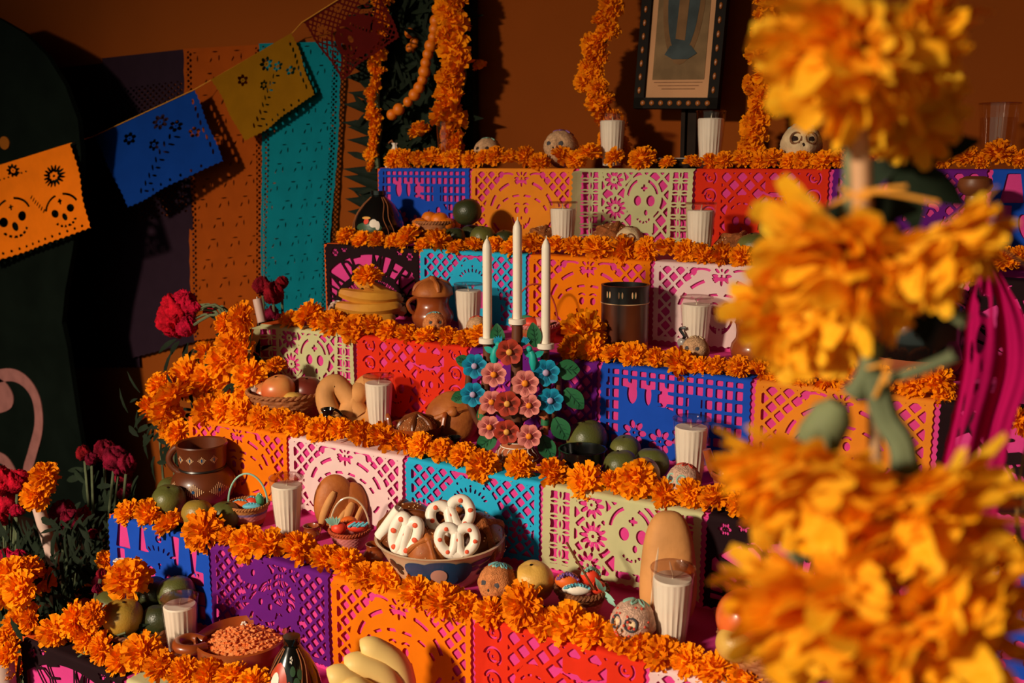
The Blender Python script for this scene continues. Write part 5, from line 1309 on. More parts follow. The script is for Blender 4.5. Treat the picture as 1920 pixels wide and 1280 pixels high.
def loaf(P, L, W, T, label, m, lean, add, slits, name='loaf'):
    rt = thing(name, label, 'bread', P, facing(P, add)); 
    def fn(d):
        q = (abs(d[0]) ** 2.8 + abs(d[1]) ** 2.4 + abs(d[2]) ** 2.8) ** (-1 / 2.7)
        z = d[2] * q; w = .86 - .14 * z
        return (d[0] * q * w, d[1] * q, z)
    q = thing  # noqa
    body = G().ball((0, 0, 0), (W, T, L), 30, 22, fn=fn).build('loaf_crust', m, rt, loc=(0, 0, L * math.cos(lean) * .98), rot=(-lean, 0, 0))
    for (x0, z0, x1, z1, w) in slits:
        pts = []
        for i in range(9):
            t = i / 8; x = (x0 + (x1 - x0) * t) * W; z = (z0 + (z1 - z0) * t) * L; ww = .86 - .14 * z / L
            lo, hi = 0.0, 1.2
            for _ in range(24):
                my = (lo + hi) / 2; v_ = Vector((x / (W * ww), my, z / L)); n_ = v_.length; u_ = v_ / n_
                if n_ < (abs(u_.x) ** 2.8 + abs(u_.y) ** 2.4 + abs(u_.z) ** 2.8) ** (-1 / 2.7): lo = my
                else: hi = my
            y = -T * lo + w * .55; pts.append((x, y, z))
        G().tube(pts, [w * (.3 + .7 * math.sin(PI * min(1, (i + .6) / 9))) for i in range(9)], 7).build('slash', M_BREADL if m is not M_BREADL else M_CREAM, body)
    return rt
P = tread(5, 640, .78); 
rt = thing('loaf', 'tan lobed loaf leaning on the pale pink sheet behind the pink mini basket', 'bread', P, facing(P)); rt.rotation_euler[0] = -.16
G().ball((-.012, 0, .066), (.048, .024, .068), 26, 18).ball((.026, .002, .058), (.036, .022, .056), 24, 16).build('loaf_crust', M_BREAD, rt)
for a, b_, w in (((-.045, -.012, .02), (-.012, -.021, .098), .010), ((.008, -.020, .012), (.028, -.019, .070), .011), ((.030, -.017, .010), (.050, -.012, .062), .008), ((-.012, -.022, .004), (.012, -.022, .055), .007)):
    G().tube(smooth_pts([Vector(a), (Vector(a) + Vector(b_)) / 2 + Vector((-.004, -.003, 0)), Vector(b_)], 4), [w * q for q in (.5, .8, .95, 1, 1, 1, .95, .8, .5)], 9).build('dough_finger', M_BREADL, rt)
P = onz(657, 1026, ZK[5]); s = mpp(P)
basket(P, 38 * s, 24 * s, 36 * s, 'miniature pink basket with a cream handle holding red sweets', ([M_PINKW, M_REDW], [0, 0, 0, 0, 1]), 10, M_REDW, (M_CREAM, .072, YAW, .0022), n=72, weave=24, amp=.03, rimr=.004)
for i, (x, y, z, m, r, lb) in enumerate([(-.022, -.01, .048, M_SWEETR, (.017, .015, .014), 'round red sweet at the left in the pink mini basket'), (.016, -.004, .050, M_SWEETR, (.024, .016, .012), 'large red sweet with blue icing in the pink mini basket'), (-.004, .014, .054, M_PUMP, (.018, .014, .012), 'orange sweet at the back in the pink mini basket')]):
    rt = thing('fruit_sweet', lb, 'sweet', P + dx * x + dy * y + upv * z, YAW, 'sweets in the pink mini basket')
    G().ball((0, 0, 0), r, 16, 10).build('sweet_body', m, rt)
    if i == 1:
        for k in range(4): G().tube([(-.016 + .009 * k, -.014, .004 + .003 * (k % 2)), (-.008 + .009 * k, -.016, .010 - .002 * (k % 2)), (-.001 + .009 * k, -.012, .013)], .0028, 6).build('icing', M_BLUE_I, rt)
    if i == 0:
        g = G()
        for k in range(6): g.leaf((-.008, -.006, .008), (-.8 + .25 * k, -.4, .7), (0, -1, 0), .026, .009, seg=3)
        g.build('leaf_tuft', M_GREEN_I, rt)
P = onz(703, 1058, ZK[5]); jug(P, .046, 'miniature ochre clay pot left of the big pretzel bowl', M_CLAY, 0, 0, .55, .36, .40, 'miniature_pot', cat='pot')
P = tread(5, 826, .47); s = mpp(P); H_ = height(P, 985) * .80; R = 119 * s
rt = thing('painted_bowl', 'large cream ceramic bowl with a blue painted flower on the fifth step, full of breads', 'bowl', P, facing(P))
pr = [(R * .60, 0), (R * .62, .004), (R * .72, H_ * .25), (R * .85, H_ * .6), (R * .96, H_ * .9), (R * 1.0, H_ * .97)]
G().lathe(pr + [(R * 1.02, H_), (R * .98, H_ * 1.01), (R * .93, H_ * .96), (R * .82, H_ * .6), (R * .6, H_ * .2), (.0001, H_ * .15)], 60).build('bowl_body', M_CREAM, rt)
g = G(); b = -PI / 2 - .05
petal = lambda a, z, ra, rz, rot=0: decal(g, pr, dab(a, z, ra, rz, 18, rot, lambda q: 1 + .05 * math.sin(3 * q)), 0)
petal(b - .34, H_ * .56, .26, H_ * .34); decal(g, pr, dab(b + .04, H_ * .72, .30, H_ * .22, 18), 0, .0015); decal(g, pr, dab(b + .38, H_ * .54, .26, H_ * .32, 18), 0, .0018); decal(g, pr, dab(b + .10, H_ * .36, .3, H_ * .2, 18), 0, .0021)
decal(g, pr, dab(b + .02, H_ * .50, .15, H_ * .22, 18), 1, .003)
for a, z in ((b - .86, .72), (b - .80, .58), (b - .72, .64), (b - .92, .62), (b - .78, .48)): decal(g, pr, dab(a, H_ * z, .08, H_ * .09, 10, .6), 2)
for a, z, ra in ((b + .80, .74, .26), (b + 1.0, .55, .18), (b + .70, .58, .1), (b + .95, .38, .12), (b + 1.25, .66, .12)): decal(g, pr, dab(a, H_ * z, ra, H_ * .075, 14, .25), 2)
g.build('painted_flower', [M_NAVY, M_BEIGEP, M_DKGREEN], rt)
def bowl_xy(x, y, d):                                # a point over the bowl seen at a pixel, d metres nearer than the bowl's middle
    n = Vector((-math.sin(YAW), math.cos(YAW), 0)); r = ray(x, y); t = ((P - Vector((0, 0, EYE))).dot(n) - d) / r.dot(n)
    return r * t + Vector((0, 0, EYE))
for i, (x, y, d, r, m, k, lb) in enumerate([(772, 972, -.02, .062, M_BREADD, M_BREADD, 'dark knotted bread at the left back of the painted bowl'), (752, 1000, .01, .040, M_BREADD, M_BREADD, 'small sugared bread at the left rim of the painted bowl'),
                                            (803, 1015, .06, .046, M_BREAD, M_BREAD, 'glossy golden bread at the front between the iced pretzels'), (888, 990, -.01, .064, M_BREADD, M_SUGARBREAD, 'sugared dark bread at the right of the painted bowl'), (835, 972, -.06, .060, M_BREADD, M_BREAD, 'dark bread at the back of the painted bowl behind the iced pretzels')]):
    q = bowl_xy(x, y, d); q.z -= r * .55
    o = round_bread(q, r, lb, m, True, strips=2, hgt=.95, knobm=k, group='breads in the painted bowl'); o.rotation_euler = (.6, .1 * (i - 2), facing(P, (i - 2) * .3))
q = bowl_xy(760, 1002, .075); pretzel(q, .046, 'narrow white iced pretzel with red specks standing at the left of the painted bowl', M_ICING, M_REDDOT, (-.15, .28, facing(P, -.35)), .25, .52, 'iced pretzels')
q = bowl_xy(846, 968, .035); pretzel(q, .040, 'upper white iced pretzel with red specks at the back of the painted bowl', M_ICING, M_REDDOT, (-.45, -.25, facing(P, .1)), .27, 1.0, 'iced pretzels')
q = bowl_xy(857, 1013, .085); pretzel(q, .036, 'front white iced pretzel with red specks in the middle of the painted bowl', M_ICING, M_REDDOT, (-.25, .05, facing(P)), .29, .98, 'iced pretzels')
taper(bowl_xy(712, 1005, .02), .075, .012, 'stick of white iced dark bread at the left rim of the painted bowl', M_ICING, False, (.55, .15, .8), name='bread_stick')
skull(tread(5, 933, .26), .044, 'orange amaranth skull with pale blue icing beside the painted bowl', M_SKULLO, [M_BLUE_I, M_GREEN_I], M_SOCK, None, add=-.45, rough=.03)
fruit(tread(5, 1000, .45), .040, 'pale yellow round fruit behind the tiny black cup', M_GUAVA, sq=1.0)
P = tread(5, 1000, .14); rt = thing('miniature_cup', 'tiny glossy black cup with a loop handle before the pale yellow fruit', 'cup', P, facing(P))
G().lathe([(.012, 0), (.018, .008), (.019, .02), (.0165, .030), (.019, .036), (.0165, .036), (.014, .02), (.0001, .012)], 26).build('cup_body', M_BLACKPOT, rt)
G().tube([(.016 + .012 * math.sin(PI * q / 10), 0, .032 - .022 * q / 10) for q in range(11)], .0022, 7).build('handle', M_BLACKPOT, rt)
P = onz(1090, 1140, ZK[5]); s = mpp(P)
basket(P, 48 * s, 32 * s, 40 * s, 'miniature brown basket of iced sweets with a fallen handle in front of the sage sheet', ([M_PINKW, M_WICKERD], [0, 0, 1, 1]), 9, M_WICKERD, None, n=72, weave=22, amp=.035, rimr=.006)
G().tube
hd = thing('basket_stick', 'thin brown stick lying across the miniature basket of iced sweets', 'stick', P + upv * .05 - dy * .03, YAW)
G().tube([(.022, 0, 0), (-.006, .01, .045), (-.03, .02, .085)], .0024, 6).build('stick_rod', M_CORK, hd)
for i, (x, y, z, m, r, ic, lb) in enumerate([(-.026, .012, .050, M_PUMP, (.024, .018, .016), M_LILAC_I, 'sweet with lilac icing at the left back of the brown mini basket'), (-.010, -.018, .046, M_ICING, (.028, .012, .011), M_BLUE_I, 'white bar sweet with blue icing at the front of the brown mini basket'),
                                             (.018, .016, .058, M_SWEETR, (.020, .018, .018), M_GREEN_I, 'red sweet with mint icing at the right back of the brown mini basket'), (.030, -.014, .048, M_SWEETR, (.014, .013, .013), None, 'round red radish sweet with green leaves at the right rim of the brown mini basket')]):
    q = P + dx * x + dy * y + upv * z; rt = thing('fruit_sweet', lb, 'sweet', q, YAW, 'sweets in the brown mini basket'); G().ball((0, 0, 0), r, 16, 10).build('sweet_body', m, rt)
    if ic: G().tube([(-r[0] * .85 + r[0] * 1.7 * q_ / 26, -r[1] * .5 + .4 * r[1] * math.sin(q_ * 1.9), r[2] * (.35 + .75 * math.sin(PI * (q_ + .5) / 27))) for q_ in range(27)], .0024, 5).build('icing', ic, rt)
    else:
        g = G()
        for k in range(6): g.leaf((.006, -.008, -.004), (.7 - .22 * k, -.5, -.7 + .33 * k), (0, -1, .2), .036, .009, seg=3)
        g.build('leaf_tuft', M_GREEN_I, rt)
P = tread(5, 1250, .66); loaf(P, .105, .058, .034, 'large long golden loaf leaning against the sage sheet', M_BREADL, .16, .1, [(-.56, -.62, -.34, .5, .0035), (-.36, -.72, -.2, -.3, .003), (.16, .22, .56, .10, .006), (-.02, .22, .10, -.1, .003), (.12, -.12, .5, -.22, .003)], 'long_loaf')
skull(tread(5, 1186, .18), .046, 'tan amaranth skull with mint icing and red dots beside the long loaf', M_SKULLP, [M_GREEN_I], M_SKULLC, M_SOCK, M_RED_I, add=-.45, rough=.03)
candle_glass(tread(5, 1258, .34), 'milky candle glass at the right of the fifth step in front of the long loaf', h=.142, r=.0385)
P = tread(5, 1440, .30); s = mpp(P); bb = P
basket(P, 92 * s, 66 * s, 70 * s, 'wicker basket with a big red apple, partly behind the flower stake', ([M_WICKER, M_WICKERD], [0]), 9, n=84, weave=22, amp=.03)
fruit(P - dx * .038 + dy * .0 + upv * .048, .052, 'big shiny red apple in the lower right wicker basket', M_REDAPPLE, name='apple', sq=.95)
fruit(P - dx * .062 - dy * .03 + upv * .036, .032, 'pale yellow fruit beside the red apple in the lower right basket', M_GUAVA)
fruit(P + dx * .04 + upv * .04, .042, 'blushed apple at the right in the lower right wicker basket', M_APPLE, name='apple')

# ------------------------------------------------------------------ lowest step
P = tread(6, 268, .55); s = mpp(P); fb = P
basket(P, 82 * s, 56 * s, 40 * s, 'shallow wicker basket of olive fruits on the lowest step at the left', ([M_WICKERD, M_WICKER], [1]), 7, n=80, weave=16, amp=.035, rz=.3)
for x, y, z, r, m, lb in [(-.062, .0, .034, .042, M_GREENF, 'olive fruit at the left rim of the shallow basket'), (-.02, -.05, .034, .043, M_YELF, 'yellow-green fruit at the front of the shallow basket'), (.05, -.03, .026, .036, M_GREEND, 'dark green fruit at the right front of the shallow basket'), (.07, .03, .055, .042, M_GREENF, 'olive fruit behind the candle glass in the shallow basket'), (.01, .05, .045, .04, M_GREEND, 'dark green fruit at the back of the shallow basket')]:
    fruit(P + dx * x + dy * y + upv * z, r, lb, m, 'olive fruits in the shallow basket', sq=.97)
loose_head(P - dx * .022 + dy * .0 + upv * .138, .055, 'bright marigold lying on top of the olive fruits in the shallow basket', 45, (.5, .2, .4))
g = G(); r_ = random.Random(3)
for i in range(12): g.leaf((r_.uniform(-.08, .03), r_.uniform(-.09, -.05), .055), (r_.uniform(-1, 1), -.3, r_.uniform(-1, .2)), (0, -1, 0), r_.uniform(.03, .06), .008, seg=3)
lv = thing('leaf_spray', 'dark dry leaf spray over the front rim of the shallow basket', 'leaves', P, YAW)
tag(g.build('leaf_tips', M_LEAF, lv, sharp=None), kind='stuff'); G().tube([(-.10, -.10, .01), (-.05, -.095, .045), (.0, -.09, .06)], .002, 6).build('twig', M_STEM, lv)
q = tread(6, 236, .9); taper(q, height(q, 1050), .013, 'leaning white candle with a long drooping wick behind the shallow basket', M_WAX, False, (-.12, 0, 1), wick=[(0, 0, height(q, 1050)), (-.008, 0, height(q, 1050) + .002), (-.014, 0, height(q, 1050) - .03), (-.012, 0, height(q, 1050) - .06)])
q = tread(6, 178, .75); rt = thing('small_plate', 'small white dish at the left of the shallow basket', 'dish', q); G().lathe([(.02, 0), (.04, .008), (.042, .012), (.038, .012), (.02, .005), (.0001, .005)], 30).build('dish_body', M_WHITEP, rt); G().lathe([(.0405, .0085), (.0435, .012), (.042, .0135)], 30).build('red_rim', M_RED_I, rt)
candle_glass(tread(6, 343, .52), 'milky candle glass on the lowest step beside the shallow fruit basket', h=.136, r=.0385)
P = tread(6, 456, .68); s = mpp(P); R = 84 * s; rt = thing('clay_casserole', 'shallow brown clay casserole filled with orange grains on the lowest step', 'casserole', P, facing(P))
G().lathe([(R * .5, 0), (R * .72, .006), (R * .95, .03), (R, .052), (R * 1.02, .066), (R * .98, .069), (R * .94, .062), (R * .88, .035), (.0001, .03)], 52).build('dish_body', M_CLAY, rt)
tag(G().lathe([(R * .92, .046), (R * .75, .054), (R * .5, .062), (R * .25, .067), (.0001, .069)], 40, rad=lambda a, i: 1 + .05 * math.sin(7 * a + i)).build('orange_grains', M_SALT, rt), kind='stuff')
g = G(); r_ = random.Random(2)
for i in range(420):
    a = r_.uniform(0, 2 * PI); q = R * .86 * math.sqrt(r_.random()); z = .046 + .024 * (1 - (q / (R * .9)) ** 1.5) + r_.uniform(-.001, .005); g.ball((q * math.cos(a), q * math.sin(a), z), (.0045, .0035, .003), 5, 4)
tag(g.build('loose_grains', M_SALT, rt), kind='stuff')
G().tube(smooth_pts([Vector(q) for q in [(-R * .78, -.012, .058), (-R * 1.05, -.028, .062), (-R * 1.32, -.016, .064), (-R * 1.34, .014, .064), (-R * 1.08, .03, .062), (-R * .8, .016, .058)]], 5), .011, 10).build('loop_handle', M_CLAY, rt)
g = G()
for a, z in ((.9, .052), (1.5, .052)):
    for k in range(6): g.ball((R * .90 * math.cos(a + .05 * math.cos(k)), R * .90 * math.sin(a + .05 * math.cos(k)), z + .005 * math.sin(k)), .003, 6, 5)
g.build('white_dots', M_WHITEP, rt)
def motif_dots(rt, pr, R, h):
    g = G(); b = -PI / 2
    decal(g, pr, dab(b - .55, h * .52, .50, h * .24), 0); decal(g, pr, dab(b - .62, h * .56, .2, h * .10), 1, .002)
    for a, z in ((b + .18, .68), (b + .32, .56), (b + .22, .42), (b + .55, .46), (b + .5, .64)): decal(g, pr, dab(a, h * z, .13, h * .055), 2, .0016)
    decal(g, pr, dab(b + .02, h * .52, .10, h * .06), 0, .002)
    for k in range(5): decal(g, pr, dab(b + .1 + .06 * math.cos(k * 1.25), h * .79 + h * .025 * math.sin(k * 1.25), .03, h * .012, 8), 1, .002)
    tag(g.build('painted_dots', [M_GOURDR, M_WHITEP, M_GREENDOT], rt), kind='stuff')
P = tread(6, 553, .32); painted_gourd(P, .054, height(P, 1192), 'black gourd with red and green dots, tied with cord, right of the casserole', -.2, motif_dots)
P = tread(6, 690, .42); rt = thing('banana_bunch', 'pale yellow bananas standing in a clay dish under the orange sheet at the bottom', 'bananas', P, YAW)
for i, (x, yt, xo) in enumerate([(668, 1208, .10), (640, 1240, .085), (606, 1262, .06), (640, 1290, .05)]):
    n_ = Vector((-math.sin(YAW), math.cos(YAW), 0)); dd_ = .02 + .022 * i; r__ = ray(x, yt); t_ = ((P - Vector((0, 0, EYE))).dot(n_) - dd_) / r__.dot(n_); q_ = r__ * t_ + Vector((0, 0, EYE)) - P
    tip = Vector((q_.dot(dx) + .012, -dd_, q_.z - .012)); root_ = Vector((.075 - .01 * i, -dd_ * .6, .015 + .004 * i)); mid = (tip + root_) / 2 + Vector((.030, 0, .040)) * (.9 if i < 2 else .5)
    pt = smooth_pts([tip, tip * .72 + mid * .28 + Vector((.0, 0, .012)), mid, root_], 5); n = len(pt)
    g = G(); g.tube(pt, [.0255 * (.42 + .58 * min(1, math.sin(PI * (k_ / (n - 1) * .86 + .10)) ** .5 * 1.02)) for k_ in range(n)], 9, 0); g.tube([pt[0], pt[0] + (pt[0] - pt[1]) * .25], [.010, .006], 7, 1)
    g.build('banana', [M_BANPALE, M_WICKER], rt)
q = tread(6, 655, .02); rt = thing('clay_saucer', 'brown clay saucer under the pale bananas', 'saucer', tread(6, 660, .42)); G().lathe([(.05, 0), (.08, .010), (.088, .018), (.084, .018), (.05, .006), (.0001, .005)], 40).build('saucer_body', M_CLAY, rt); G().lathe([(.0855, .016), (.089, .0185), (.086, .0195)], 40).build('saucer_rim', M_CLAYD, rt)
# ------------------------------------------------------------------ flowers standing at the left of the altar
def stem_to(g, a, b, r, sag=.02):
    a, b = Vector(a), Vector(b); m = (a + b) / 2 + Vector((random.Random(int(b.x * 999)).uniform(-sag, sag), .01, 0)); g.tube(smooth_pts([a, m, b], 4), r, 6)
def marigold_plant(label, foot, blooms, seed, Y, leaves=60):
    r_ = random.Random(seed); rt = thing('marigold_plant', label, 'flowers', foot); O = Vector(foot)
    for i, (x, y, rp) in enumerate(blooms):
        p = ony(x, y, Y + r_.uniform(-.05, .05)); R = rp * mpp(p) * 1.15
        link('bloom', MARI[r_.randrange(7)], rt, p - O, (r_.uniform(.2, 1.6), r_.uniform(-.7, .7), r_.uniform(-.6, 1.2)), R)
        g = G(); stem_to(g, (r_.uniform(-.03, .03), .02, 0), p - O - Vector((0, -.02, R * .5)), .0035); g.build('stem', M_STEM, rt)
    g = G()
    for i in range(leaves):
        x, y, rp = blooms[r_.randrange(len(blooms))]; p = ony(x + r_.uniform(-50, 50), y + r_.uniform(0, 70), Y + r_.uniform(.0, .10)) - O
        p.z = max(p.z, .02); a = r_.uniform(-PI, PI); g.leaf(p, (math.cos(a), -.3, math.sin(a) - .2), (0, -1, .3), r_.uniform(.03, .08), r_.uniform(.008, .02), seg=3, bend=.3)
    tag(g.build('foliage', M_LEAF, rt, sharp=None), kind='stuff')
    return rt
B1 = [(458, 601, 32), (424, 607, 22), (437, 645, 30), (464, 654, 34), (460, 680, 34), (420, 678, 34), (390, 664, 24), (356, 709, 36), (392, 712, 34), (433, 710, 34), (470, 705, 30), (433, 749, 32), (468, 748, 30), (406, 724, 28), (395, 772, 28)]
B2 = [(302, 722, 24), (324, 749, 32), (284, 766, 24), (312, 776, 30), (319, 803, 22), (337, 814, 26)]
marigold_plant('tall clump of marigolds standing at the left ends of the upper steps', (-2.14, 1.86, 0), B1, 1, 1.86, 110)
marigold_plant('lower clump of marigolds left of the fourth step', (-2.20, 1.74, 0), B2, 2, 1.74, 60)
def coxcomb_head(r, seed, m):
    r_ = random.Random(seed); g = G(); k = [r_.uniform(0, 6) for _ in range(6)]
    def fn(d):
        a = math.atan2(d[1], d[0]); e = d[2]
        n = 1 + .16 * math.sin(3 * a + k[0] + 2 * e) + .10 * math.sin(8 * a + 5 * e + k[1]) + .07 * math.sin(15 * a - 9 * e + k[2]) * math.sin(11 * e + k[3]) + .06 * math.sin(23 * a + 3 * e + k[4]) * math.sin(19 * e + k[5]) + r_.uniform(-.08, .08)
        return (d[0] * n, d[1] * n * .8, d[2] * n * (1 if e > 0 else .75))
    return g.ball((0, 0, 0), r, 44, 26, fn=fn).mesh('cockscomb_head', m, sharp=None)
def coxcomb(label, foot, heads, seed, Y, m=M_CELO, leaves=26, via=None):
    r_ = random.Random(seed); rt = thing('cockscomb_flower', label, 'flowers', foot); O = Vector(foot)
    for i, (x, y, rp) in enumerate(heads):
        p = ony(x, y, Y + r_.uniform(-.04, .04)); link('bloom', coxcomb_head(rp * mpp(p), seed * 10 + i, m), rt, p - O, (r_.uniform(-.2, .3), r_.uniform(-.5, .5), r_.uniform(0, 6)))
        g = G()
        if via: g.tube(smooth_pts([Vector((0, 0, 0)), ony(*via, Y + .02) - O, p - O], 6), .004, 6)
        else: stem_to(g, (0, 0, 0), p - O, .004)
        g.build('stem', M_STEM, rt)
    g = G()
    for i in range(leaves):
        x, y, rp = heads[r_.randrange(len(heads))]; p = ony(x + r_.uniform(-25, 25), y + r_.uniform(15, 120), Y + r_.uniform(.0, .06)) - O; a = r_.uniform(-PI, 0.2)
        p.z = max(p.z, .02); g.leaf(p, (math.cos(a), -.4, math.sin(a) * .8), (0, -1, .4), r_.uniform(.05, .10), r_.uniform(.014, .024), seg=4, bend=.3)
    tag(g.build('foliage', M_LEAF, rt, sharp=None), kind='stuff')
    return rt
coxcomb('crimson cockscomb with one big crinkled head leaning out left of the marigold clump', (-2.25, 1.9, 0), [(326, 592, 36), (345, 575, 26), (330, 612, 24), (367, 576, 10), (394, 582, 11), (350, 615, 18)], 11, 1.88, leaves=10, via=(432, 650))
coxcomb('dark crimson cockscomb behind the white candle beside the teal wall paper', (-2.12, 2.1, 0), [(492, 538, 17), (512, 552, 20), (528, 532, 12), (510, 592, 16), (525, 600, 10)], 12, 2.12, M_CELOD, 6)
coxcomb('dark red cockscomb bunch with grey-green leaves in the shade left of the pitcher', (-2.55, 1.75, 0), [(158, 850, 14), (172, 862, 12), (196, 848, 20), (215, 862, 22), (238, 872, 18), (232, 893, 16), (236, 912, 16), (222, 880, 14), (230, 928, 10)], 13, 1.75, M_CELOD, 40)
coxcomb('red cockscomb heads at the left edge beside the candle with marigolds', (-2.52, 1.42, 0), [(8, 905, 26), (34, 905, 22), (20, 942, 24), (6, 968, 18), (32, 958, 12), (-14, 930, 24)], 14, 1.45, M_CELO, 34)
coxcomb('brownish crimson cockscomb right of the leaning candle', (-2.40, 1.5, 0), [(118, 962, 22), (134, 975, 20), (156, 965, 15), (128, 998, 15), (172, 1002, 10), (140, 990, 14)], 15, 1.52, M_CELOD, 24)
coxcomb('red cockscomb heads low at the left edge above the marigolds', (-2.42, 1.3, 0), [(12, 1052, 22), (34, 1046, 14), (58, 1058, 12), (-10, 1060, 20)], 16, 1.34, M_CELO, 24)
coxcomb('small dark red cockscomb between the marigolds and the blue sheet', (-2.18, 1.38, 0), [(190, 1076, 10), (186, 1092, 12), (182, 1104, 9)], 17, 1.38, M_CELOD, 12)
marigold_plant('marigolds at the lower left edge under the red cockscombs', (-2.4, 1.25, 0), [(20, 1078, 30), (50, 1070, 28), (68, 1092, 32), (40, 1105, 32), (10, 1112, 30), (72, 1072, 20)], 21, 1.26, 60)
marigold_plant('marigold sprays at the left below the leaning candle', (-2.26, 1.22, 0), [(36, 1168, 28), (60, 1160, 24), (30, 1196, 22), (20, 1225, 24), (8, 1200, 20), (34, 1248, 24), (60, 1215, 18), (12, 1258, 20)], 22, 1.2, 50)
marigold_plant('few marigolds peeping out at the left end of the fifth step', (-2.06, 1.42, 0), [(198, 1050, 16), (200, 1105, 18), (176, 1120, 26), (150, 1140, 24)], 23, 1.4, 30)
g = G(); r_ = random.Random(9)
for i in range(650):
    p = ony(r_.uniform(-40, 250), r_.uniform(960, 1180), r_.uniform(1.35, 1.75)); a = r_.uniform(-PI, .1)
    if p.x > -2.04: continue
    p.z = max(p.z, .03); g.leaf(p, (math.cos(a), -.4, math.sin(a) * .8), (0, -1, .4), r_.uniform(.04, .10), r_.uniform(.008, .018), seg=3, bend=.3)
o = g.build('leafy_greens', M_LEAF, sharp=None); tag(o, 'dark mass of stems and leaves under the flowers at the left', 'foliage', kind='stuff')
p0 = ony(108, 1075, 1.44); p1 = ony(72, 950, 1.44); taper(p0, (p1 - p0).length, .0155, 'thick leaning pale candle topped with marigolds at the left', M_WAXOLD, False, p1 - p0, name='pillar_candle')
loose_head(ony(70, 928, 1.42), .040, 'lower marigold resting on the thick leaning candle at the left', 51, (1.2, .2, .3)); loose_head(ony(84, 893, 1.43), .040, 'upper marigold above the thick leaning candle at the left', 52, (1.3, -.1, .8))
p0 = ony(494, 615, 2.0); p1 = ony(482, 560, 2.0); taper(p0, (p1 - p0).length, .0125, 'short leaning white candle with a hanging wick in front of the dark crimson cockscomb', M_WAXOLD, False, p1 - p0)
p0 = ony(12, 1300, 1.15); taper(p0, height(p0, 1238), .022, 'pale candle top at the bottom left corner', M_WAXOLD, False, name='pillar_candle')
p0 = ony(480, 742, 1.74)

# ------------------------------------------------------------------ hanging papers at the right
def strip(name, colour, pts, W, H, label, seed, Y):
    L, Rr = pts
    Lc = smooth_pts([ony(x, y, Y) for x, y in L], 6); Rc = smooth_pts([ony(x, y, Y + .03) for x, y in Rr], 6); n = len(Lc) - 1
    def place(u, v):
        t = max(0, min(1, v / (H * .01))) * n; i = min(int(t), n - 1); q = t - i
        a = Lc[i].lerp(Lc[i + 1], q); b = Rc[i].lerp(Rc[i + 1], q); s_ = u / (W * .01); p = a.lerp(b, s_)
        return (p.x, p.y + .008 * math.sin(s_ * 11 + seed) * min(1, v * 6) + .003 * math.sin(s_ * 23), p.z)
    o = link(name, sheet_mesh(name, holes_torn, W, H, place, PAP[colour], cell=.4, top=.5, margin=.9)); return tag(o, label, 'paper banner')
def holes_torn(x, y, W, H):
    h = np.full_like(x, -9.0); r_ = random.Random(4)
    for i in range(26):
        cx = r_.uniform(.12, .9) * W; cy = r_.uniform(.1, .97) * H; a = r_.uniform(.25, .6); b = r_.uniform(.6, 1.9)
        h = U(h, el(x, y, cx, cy, a, b, r_.uniform(-.25, .25)))
    h = U(h, bx(x, y, W * .30, H * .19, 1.5, 1.6)); h = U(h, el(x, y, W * .27, H * .30, 1.3, 2.2, .3)); h = U(h, el(x, y, W * .3, H * .66, 1.0, 3.2, .1))
    for k in range(3): h = U(h, el(x, y, W * (.55 + .1 * k), H * (.7 + .08 * k), .35, 2.6, .05))
    return h
strip('hanging_paper', 'magenta', [[(1840, 486), (1812, 570), (1800, 690), (1778, 800), (1748, 930), (1735, 1000)], [(1862, 488), (1925, 600), (1935, 690), (1900, 800), (1882, 900), (1868, 1010)]], 18, 42, 'crumpled magenta cut-paper flag hanging in front of the altar at the right', 1, 1.02)
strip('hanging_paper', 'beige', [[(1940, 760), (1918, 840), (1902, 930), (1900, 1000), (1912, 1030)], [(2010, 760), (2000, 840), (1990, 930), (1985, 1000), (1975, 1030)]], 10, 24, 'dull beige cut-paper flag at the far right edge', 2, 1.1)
tw = thing('twine_line', 'thin twine running from the marigold stake to the right edge', 'twine', ony(1862, 452, .9)); a = ony(1862, 452, .9); b = ony(1990, 530, 1.0)
G().tube([Vector((0, 0, 0)), (b - a) * .5 - Vector((0, 0, .003)), b - a], .0016, 6).build('twine_strand', M_CANE, tw)

# ------------------------------------------------------------------ the marigold stake close to the camera
SY = .60
root = thing('marigold_stake', 'tall cane stake with big hanging marigold blooms, close by at the right', 'flower stake', Vector((ony(1640, 1200, SY).x, SY, 0)))
O = Vector(root.location)
def sp_(x, y, d=0.0): return ony(x, y, SY + d) - O
a = ony(1612, 30, SY) - O; m_ = ony(1618, 420, SY) - O; b = ony(1646, 1300, SY) - O
G().tube([a, ony(1612, 240, SY) - O, m_], [.0058] * 3, 10).build('cane', M_CANE, root)
G().tube([m_ + Vector((.004, .004, 0)), ony(1640, 760, SY) - O, b, Vector((b.x, b.y, 0))], .0042, 10).build('cane', M_CANE, root)
G().tube([ony(1600, 260, SY + .01) - O, ony(1592, 420, SY + .01) - O], .005, 8).build('stem', M_STEM, root)
for pts, r in [([(1668, 470), (1720, 530), (1780, 585), (1812, 602)], .0035), ([(1660, 712), (1720, 695), (1770, 675), (1790, 665)], .0033), ([(1640, 640), (1625, 700), (1600, 740)], .006), ([(1560, 1010), (1500, 1040), (1470, 1062)], .005), ([(1640, 700), (1660, 780), (1690, 830), (1700, 900)], .008)]:
    p = smooth_pts([ony(x, y, SY - .01) - O for x, y in pts], 5); n = len(p)
    G().tube(p, [r * (1 + .5 * max(0, (i / n - .75)) * 4) for i in range(n)], 8).build('stem', M_STEM, root)
